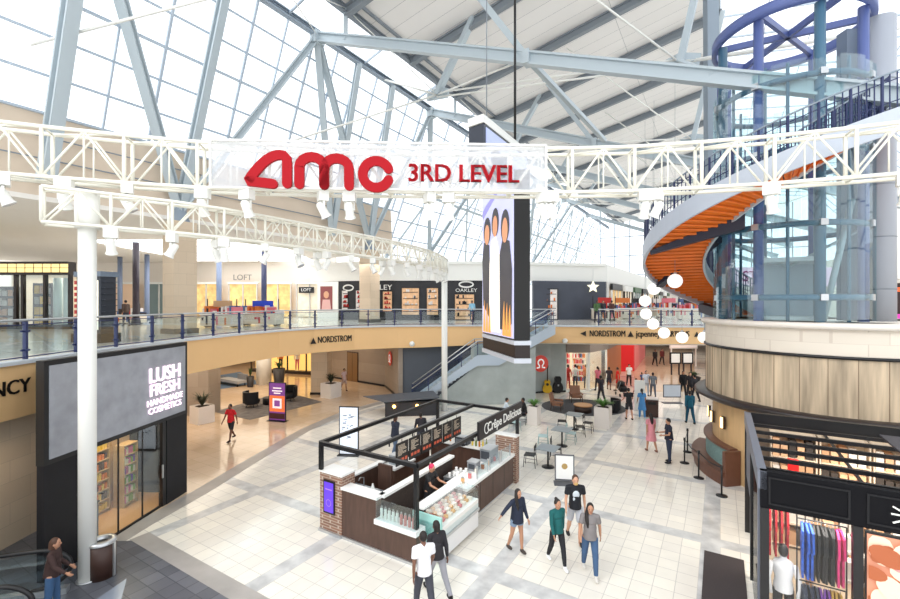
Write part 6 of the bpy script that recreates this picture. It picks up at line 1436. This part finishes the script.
def person(loc, rz, H, label, skin=skinA, hair=hairD, hairstyle='short', top=('short',(.9,.9,.9)), bottom=('trousers',(.2,.2,.25)), shoes=(.15,.15,.15),
           legs=((8,5),(-8,10)), arms=((5,8,12),(5,8,12)), lean=2, vox=.012, sit=False, turn=0, extra=None, headpitch=0, group=None, female=False):
    t = thing('person', label, 'person', loc, group, False); t.rotation_euler = (0,0,rz); sc1 = H/1.72; t.scale = (sc1,)*3
    hz0 = .93 if not sit else .52
    Jl = []; lowest = 9
    shw = .165 if female else .185
    for s_,(th_,kn) in zip((-1,1),legs):
        hip = Vector((s_*.088,0,hz0-.02)); k = hip+dirv(th_,3,s_)*.42; a = k+dirv(th_-kn,1,s_)*.42; Jl.append((hip,k,a)); lowest = min(lowest,a.z)
    dz = .075-lowest if not sit else .075-lowest
    Jl = [[p+Vector((0,0,dz)) for p in q] for q in Jl]; hzz = hz0+dz
    U = Matrix.Translation((0,0,hzz)) @ Matrix.Rotation(-math.radians(lean),4,'X') @ Matrix.Rotation(math.radians(turn),4,'Z')
    up = lambda x,y,z: U @ Vector((x,y,z))
    Ja = []
    for s_,(f,o_,e) in zip((-1,1),arms):
        sh = up(s_*shw,0,.47); el = sh+(U.to_3x3() @ dirv(f,o_,s_))*.28; wr = el+(U.to_3x3() @ dirv(f+e,o_*(.4 if o_ < 40 else .95),s_))*.25; Ja.append((sh,el,wr))
    R3 = U.to_3x3(); HP = Matrix.Rotation(-math.radians(headpitch),3,'X'); hc = up(0,.02,.665)
    b = MB()
    b.sph(up(0,0,.02),.15,.10,.13,16,10,R3); b.sph(up(0,0,.2),.125,.085,.16,16,10,R3); b.sph(up(0,0,.37),.15 if female else .165,.10,.16,16,10,R3)
    if female: b.sph(up(0,.05,.36),.13,.065,.07,14,8,R3)
    b.tube([up(-shw,0,.47),up(0,0,.5),up(shw,0,.47)],[.05,.06,.05],10); b.tube([up(0,-.01,.45),up(0,0,.56),up(0,.01,.62)],[.07,.05,.048],12)
    HR = R3 @ HP
    b.sph(hc,.074,.092,.112,16,12,HR); b.sph(hc+HR @ Vector((0,.025,-.06)),.055,.06,.055,12,8,HR); b.sph(hc+HR @ Vector((0,.095,-.012)),.013,.022,.024,8,6,HR)
    for s_ in (-1,1): b.sph(hc+HR @ Vector((s_*.076,-.005,-.01)),.012,.02,.03,8,6,HR)
    for (hip,k,a) in Jl:
        m1 = hip.lerp(k,.5); m2 = k.lerp(a,.3); m3 = k.lerp(a,.7)
        b.tube([hip,m1,k,m2,m3,a],[.085,.072,.052,.055,.04,.034],12); b.sph(k,.053); b.sph(hip,.085)
        fd = Vector((0,1,0)); b.sph(a+Vector((0,.05,-.035)),.04,.115,.035,12,8)
    for s_,(sh,el,wr) in zip((-1,1),Ja):
        b.tube([sh,sh.lerp(el,.5),el,el.lerp(wr,.4),wr],[.05,.043,.036,.035,.024],10); b.sph(sh,.052); b.sph(el,.037)
        d = (wr-el).normalized(); ref = Vector((-s_,0,0)); n = (ref-d*ref.dot(d)).normalized(); sd_ = d.cross(n)
        if sd_.y < 0: sd_ = -sd_     # thumb side points forward
        RH = Matrix((sd_,n,d)).transposed(); b.sph(wr+d*.045,.038,.017,.05,10,8,RH)
        for q,(off,ln) in enumerate(((.027,.066),(.009,.076),(-.009,.070),(-.027,.054))):
            p0 = wr+d*.075+sd_*off; p1 = p0+d*ln*.5+n*.006+sd_*off*.12; p2 = p1+(d*.8+n*.6).normalized()*ln*.5; b.tube([p0,p1,p2],[.0085,.008,.0065],6)
        p0 = wr+d*.025+sd_*.03; b.tube([p0,p0+(d*.7+sd_*.7)*.035,p0+(d*.95+sd_*.45+n*.3)*.06],[.011,.0095,.008],6)
    o = b.build('body', skin, t); remesh(o, vox)
    # clothes
    kt, ct = top; tm = cloth('%02x%02x%02x'%tuple(int(x*255) for x in ct), ct); g = .012
    b = MB(); lo = -.06 if kt != 'crop' else .02
    b.sph(up(0,0,.37),(.15 if female else .165)+g,.1+g,.17,16,10,R3); b.sph(up(0,0,.19),.14+g,.10+g,.17,16,10,R3); b.tube([up(-shw,0,.47),up(0,0,.505),up(shw,0,.47)],[.056+g/2,.062,.056+g/2],10)
    b.tube([up(0,0,.3),up(0,0,.1),up(0,.0,-.04)],[.13,.15,.165],16)
    if female: b.sph(up(0,.052,.36),.135,.07,.075,14,8,R3)
    for (sh,el,wr) in Ja:
        if kt in ('short','dress'): b.tube([sh,sh.lerp(el,.62)],[.06,.064],10); b.sph(sh,.062)
        else: b.tube([sh,el,el.lerp(wr,.5),wr.lerp(el,.06)],[.064,.052,.046,.036],10); b.sph(sh,.064); b.sph(el,.052)
    if kt == 'dress': b.tube([up(0,0,.05),up(0,0,-.12),up(0,.0,-.42)],[.15,.185,.23],18)
    if kt == 'jacket': b.tube([up(0,0,.3),up(0,0,.05),up(0,0,-.1)],[.15,.17,.185],16)
    o = b.build({'short':'shirt','long':'shirt','dress':'dress','jacket':'jacket','crop':'shirt'}[kt], tm, t)
    for v in o.data.vertices:   # flatten front to back below the chest
        pass
    remesh(o, max(vox,.012), 5)
    kb_, cb_ = bottom
    if kb_ != 'none':
        bm_ = cloth('%02x%02x%02x'%tuple(int(x*255) for x in cb_), cb_); b = MB(); b.sph(up(0,0,.0),.162,.115,.12,16,10,R3)
        for (hip,k,a) in Jl:
            if kb_ == 'shorts': e = hip.lerp(k,.85); b.tube([hip,hip.lerp(k,.4),e],[.098,.092,.088],12)
            elif kb_ == 'minis': e = hip.lerp(k,.42); b.tube([hip,e],[.098,.095],12)
            else:
                w_ = {'trousers':(.096,.075,.062,.05),'leggings':(.092,.068,.060,.044)}[kb_]; b.tube([hip,hip.lerp(k,.5),k,k.lerp(a,.5),a.lerp(k,.04)],[w_[0],w_[0]*.88,w_[1]*.95,w_[2],w_[3]],12); b.sph(k,w_[1]*1.02)
        o = b.build({'shorts':'shorts','minis':'shorts','trousers':'trousers','leggings':'leggings'}[kb_], bm_, t); remesh(o, max(vox,.012), 4)
    sm_ = cloth('shoe%02x%02x%02x'%tuple(int(x*255) for x in shoes), shoes)
    for (hip,k,a) in Jl: b = MB(); b.sph(a+Vector((0,.055,-.03)),.05,.135,.045,12,8); b.tube([a+Vector((0,0,-.03)),a+Vector((0,0,.03))],[.05,.045],10); o = b.build('shoe', sm_, t); remesh(o,.014,3)
    hm = hair; b = MB(); HCp = lambda x,y,z: hc+HR @ Vector((x,y,z))
    b.sph(HCp(0,-.02,.022),.084,.092,.108,16,10,HR)
    if hairstyle == 'long': b.tube([HCp(0,-.05,.04),HCp(0,-.085,-.1),HCp(0,-.1,-.27),HCp(0,-.09,-.4)],[.075,.08,.07,.03],12)
    if hairstyle == 'bob': b.tube([HCp(0,-.04,.04),HCp(0,-.05,-.12)],[.08,.075],12)
    if hairstyle == 'pony': b.tube([HCp(0,-.08,.06),HCp(0,-.15,.02),HCp(0,-.15,-.14),HCp(0,-.13,-.22)],[.03,.04,.034,.012],10)
    if hairstyle == 'over': b.tube([HCp(.04,.0,.02),HCp(.085,.03,-.12),HCp(.08,.085,-.26),HCp(.06,.1,-.42)],[.05,.045,.045,.02],10); b.tube([HCp(0,-.05,.04),HCp(0,-.07,-.15)],[.07,.06],12)
    if hairstyle == 'bun': b.sph(HCp(0,-.08,.1),.045)
    o = b.build('hair' if hairstyle != 'cap' else 'cap', hm, t); remesh(o,.012,4)
    if vox <= .0105:
        for s_ in (-1,1): MB().sph(HCp(s_*.03,.083,.012),.011,.008,.008,8,6).build('eye', mat('eye_dark',(.08,.06,.05),.3), t)
        MB().sph(HCp(0,.082,-.055),.022,.008,.006,8,6).build('mouth', mat('lip_rose',(.62,.32,.30),.5), t)
    return t, Ja, up, Jl
N_ = .0085; F_ = .016
# group of four walking toward the camera
pz = lambda x,y: tuple(fl(x,y)[:2])+(.012,)
person(pz(517,553),PI+.5,1.62,'woman in dark navy jacket and denim shorts walking with one arm held out',skinC,hairD,'over',('jacket',(.13,.16,.24)),('minis',(.50,.58,.68)),(.25,.22,.2),((6,4),(-10,14)),((10,10,20),(25,62,12)),3,N_,female=True)
_,ja,up_,_l = person(pz(557,566),PI+.15,1.63,'woman in teal sweatshirt and black leggings looking to the side',skinC,hairD,'bun',('long',(.06,.36,.36)),('leggings',(.12,.12,.14)),(.92,.92,.92),((18,6),(-14,16)),((-12,8,12),(14,8,16)),2,N_,turn=12,female=True)
tp,ja,up_,_l = person(pz(575,543),PI-.05,1.80,'man in black graphic t-shirt and pale grey shorts with face covering',skinA,hairB,'short',('short',(.09,.10,.13)),('shorts',(.72,.73,.76)),(.12,.12,.13),((14,6),(-14,16)),((-8,10,10),(10,10,14)),2,N_)
b = MB(); b.sph(up_(0,.1,.6),.05,.035,.035,10,8); b.build('face_covering', mat('mask_yellow_tan',(.80,.66,.42),.7), tp)
b = MB(); b.sph(up_(0,.105,.33),.085,.022,.1,14,8); b.sph(up_(.03,.112,.22),.05,.02,.07,12,8); b.build('shirt_print', mat('print_pale_grey',(.80,.83,.86),.7), tp)
person(pz(590,576),PI-.2,1.70,'woman in grey top and blue jeans with long dark hair over her shoulder',skinC,hairD,'over',('short',(.50,.48,.48)),('trousers',(.25,.36,.50)),(.85,.83,.8),((12,4),(-14,14)),((-16,12,10),(14,14,10)),3,N_,female=True)
# couple cut by the lower edge
person(pz(424,617),.35,1.70,'man in white t-shirt and grey trousers at the bottom edge by the display case',skinB,hairD,'short',('short',(.93,.93,.95)),('trousers',(.25,.26,.30)),(.12,.12,.13),((16,6),(-16,18)),((-14,8,12),(18,8,24)),4,N_)
person((fl(431,606).x+.12,fl(431,606).y+.35,.012),.5,1.62,'dark haired person in black half hidden behind the man in white t-shirt',skinB,hairD,'bob',('long',(.16,.15,.17)),('trousers',(.62,.62,.65)),(.08,.08,.09),((24,6),(-22,20)),((12,8,12),(-14,8,12)),4,N_,female=True)
person((-7.95,8.8,.02),-1.2,1.56,'brown haired person in dark top and blue jeans standing at the head of the escalator',skinC,hairB,'bob',('long',(.22,.14,.13)),('trousers',(.22,.35,.50)),(.2,.2,.2),((4,2),(-4,4)),((10,8,40),(30,20,30)),3,N_,female=True)
# barista
bp_ = kp(2.3,1.95,.026); tb_,_,_,_ = person(tuple(bp_),-2.1,1.66,'barista in black with a pink cap working inside the kiosk',skinC,mat('cap_crimson_pink',(.78,.16,.34),.6),'cap',('short',(.11,.11,.12)),('trousers',(.12,.12,.13)),(.1,.1,.1),((3,2),(-3,4)),((45,6,40),(40,6,45)),8,.0105,headpitch=12)
# mid-distance walkers
M1 = .0125
person(pz(651,452),.1,1.62,'woman in a long pink tunic seen from behind on the white floor',skinC,hairD,'long',('dress',(.86,.56,.60)),('none',(0,0,0)),(.45,.3,.25),((10,4),(-12,14)),((-10,10,10),(8,10,12)),2,M1,female=True)
tn,ja,up_,_l = person(pz(669,463),PI/2-.1,1.74,'man in dark navy clothes standing in profile looking at his phone',skinC,hairD,'short',('short',(.11,.13,.20)),('trousers',(.15,.18,.27)),(.1,.1,.12),((3,2),(-4,3)),((14,4,72),(12,4,74)),1,M1,headpitch=20)
MB().cb(ja[1][2]+Vector((-.06,.09,.01)),.07,.14,.01).build('phone', black, tn)
person(pz(690,424),-.1,1.72,'person in bright teal top and trousers walking away behind the drum seat',skinB,hairD,'short',('long',(.04,.36,.46)),('trousers',(.06,.30,.40)),(.15,.15,.15),((12,4),(-12,14)),((-12,8,10),(12,8,12)),2,M1)
person(pz(629,420),0,1.70,'person in black top and dark shorts beside the person in the long blue dress',skinC,hairD,'short',('short',(.11,.11,.13)),('shorts',(.18,.18,.2)),(.1,.1,.1),((6,4),(-8,10)),((20,10,40),(20,10,40)),6,M1)
person(pz(642,419),-.2,1.62,'woman with a bright blue long dress near the white totem',skinC,hairD,'pony',('dress',(.30,.55,.78)),('leggings',(.30,.55,.78)),(.8,.8,.8),((4,2),(-6,6)),((10,10,20),(20,10,30)),3,M1,female=True)
person(pz(231,441),PI-.3,1.70,'man in red t-shirt and dark shorts walking on the tan concourse',skinB,hairD,'short',('short',(.83,.10,.14)),('shorts',(.13,.13,.15)),(.25,.15,.12),((16,4),(-16,18)),((-18,10,14),(20,10,14)),3,M1)
person((fl(395,456).x,fl(395,456).y,.012),-.6,1.66,'woman with brown hair and dark jacket walking behind the kiosk',skinC,hairB,'bob',('jacket',(.16,.18,.24)),('trousers',(.35,.42,.52)),(.2,.2,.2),((14,4),(-14,16)),((20,10,20),(-20,10,12)),3,M1,female=True)
person((fl(421,452).x,fl(421,452).y,.012),.4,1.66,'dark haired person seen between menu boards and the dark kiosk',skinB,hairD,'short',('long',(.18,.17,.2)),('trousers',(.25,.27,.32)),(.2,.2,.2),((10,4),(-10,14)),((10,10,20),(-10,10,12)),3,M1)
person(pz(344,391),PI+.8,1.60,'person in pale pink top walking far back by the bronze elevator door',skinC,hairD,'short',('short',(.90,.80,.80)),('shorts',(.82,.74,.72)),(.5,.4,.35),((12,4),(-12,14)),((-10,10,10),(12,10,12)),2,F_,female=True)
# seated at the tables
tq = fl(525,424)
person((tq.x,tq.y,.012),PI/2,1.68,'person in black seated at the table left of the planter box',skinB,hairD,'short',('long',(.10,.10,.11)),('trousers',(.13,.13,.15)),(.1,.1,.1),((82,80),(78,76)),((38,6,45),(38,6,45)),8,M1,sit=True)
tq = fl(505,424)
person((tq.x,tq.y,.012),-PI/2,1.68,'person in white seated across the table from the person in black',skinC,hairD,'short',('short',(.82,.86,.9)),('trousers',(.3,.35,.45)),(.2,.2,.2),((82,80),(78,76)),((38,6,45),(38,6,45)),8,M1,sit=True)
# crowd in front of the shops
crowd = [(598,391,.3,'person in pink top and dark leggings by the shop window',('short',(.85,.45,.52)),('leggings',(.15,.14,.17)),'pony'),(609,390,-.4,'person in black t-shirt and shorts behind the pink topped shopper',('short',(.2,.17,.2)),('shorts',(.2,.2,.25)),'short'),
 (618,391,1.1,'person in bright red top and red shorts leaning into a step',('short',(.88,.14,.12)),('shorts',(.80,.12,.12)),'short'),(629,386,PI,'person in white t-shirt and black trousers in the middle of the crowd',('short',(.94,.94,.94)),('trousers',(.12,.12,.14)),'short'),
 (636,395,PI+.4,'child in a pale pink dress beside the stroller',('dress',(.88,.60,.68)),('none',(0,0,0)),'pony'),(642,388,.2,'person in navy top behind the pink dressed child',('short',(.25,.30,.48)),('trousers',(.25,.28,.38)),'short'),(646,396,PI,'person in white top and pale trousers right of the crowd',('short',(.88,.90,.95)),('trousers',(.75,.77,.8)),'bob'),
 (653,397,-.3,'person in grey top at the right end of the crowd',('short',(.45,.47,.5)),('trousers',(.35,.37,.42)),'short'),(683,397,PI,'person in black with pale bag near the dark hall planter',('long',(.10,.10,.11)),('trousers',(.10,.10,.12)),'bob'),(690,399,PI-.3,'second person in black next to the drum ledge',('long',(.12,.11,.13)),('trousers',(.14,.13,.15)),'long'),
 (601,403,.4,'person in dark top seated looking away behind the tall planter',('short',(.16,.15,.18)),('trousers',(.2,.2,.22)),'short'),(695,402,.2,'person in dark coat half hidden by the drum',('long',(.15,.15,.17)),('trousers',(.13,.13,.15)),'short'),
 (612,364,0,'small distant walker in grey far down the lower hall',('long',(.3,.3,.33)),('trousers',(.2,.2,.22)),'short'),(655,366,PI,'small distant walker in black far down the lower hall',('long',(.14,.13,.14)),('trousers',(.12,.12,.13)),'short'),(662,365,PI,'distant walker in dark red far down the lower hall',('long',(.4,.16,.16)),('trousers',(.15,.15,.16)),'short')]
for i,(x,y,rz,lab,tp_,bt,hs) in enumerate(crowd):
    a_ = random.uniform(6,16); p = pz(x,y)
    person(p,rz,1.15 if 'child' in lab else random.uniform(1.62,1.76),lab,(skinA,skinB,skinC)[i%3],hairD,hs,tp_,bt,(.2,.2,.2),((a_,4),(-a_,14)),((-a_,10,12),(a_,10,14)),3,F_)
# upper level shoppers
for i,(x,Y,rz,lab,c) in enumerate(((126,28.5,1.2,'person in brown on the upper concourse beside the peach sales desk',(.35,.28,.25)),(597,33,PI,'person in green top on the upper right concourse',(.3,.42,.25)),(603,35,PI,'person in dark coat on the upper right concourse',(.15,.15,.18)),(612,36,.3,'person in brown coat on the upper right concourse near the third cart',(.35,.22,.2)),(472,36,PI,'person in light blue by the eyewear store entrance',(.55,.75,.85)))):
    p = at(x,302,Y); person((p.x,Y,L2+.002),rz,1.7,lab,(skinA,skinB,skinC)[i%3],hairD,'short',('long',c),('trousers',(.2,.2,.25)),(.2,.2,.2),((8,4),(-8,12)),((-8,10,12),(8,10,14)),3,F_)
# stroller
p = fl(622,396); t = thing('stroller','dark baby stroller in the middle of the crowd','stroller',p)
MB(Matrix.Translation(p)).cb((0,0,.55),.45,.6,.3,0,.3).build('seat', charcoal, t); MB(Matrix.Translation(p)).sph((0,.15,.8),.25,.28,.22,14,8).build('canopy', black, t)
for sx in (-1,1):
    MB(Matrix.Translation(p)).tube([(sx*.24,-.4,1.0),(sx*.24,0,.5),(sx*.24,.4,.12)],.016,6).build('frame_tube', gs, t)
    for y in (-.35,.4):
        b = MB(Matrix.Translation(p)); b.tube([(sx*.27-.02,y,.12),(sx*.27+.02,y,.12)],.11,16); b.build('wheel', black, t)
MB(Matrix.Translation(p)).tube([(-.24,-.4,1.0),(.24,-.4,1.0)],.018,6).build('handle', black, t)
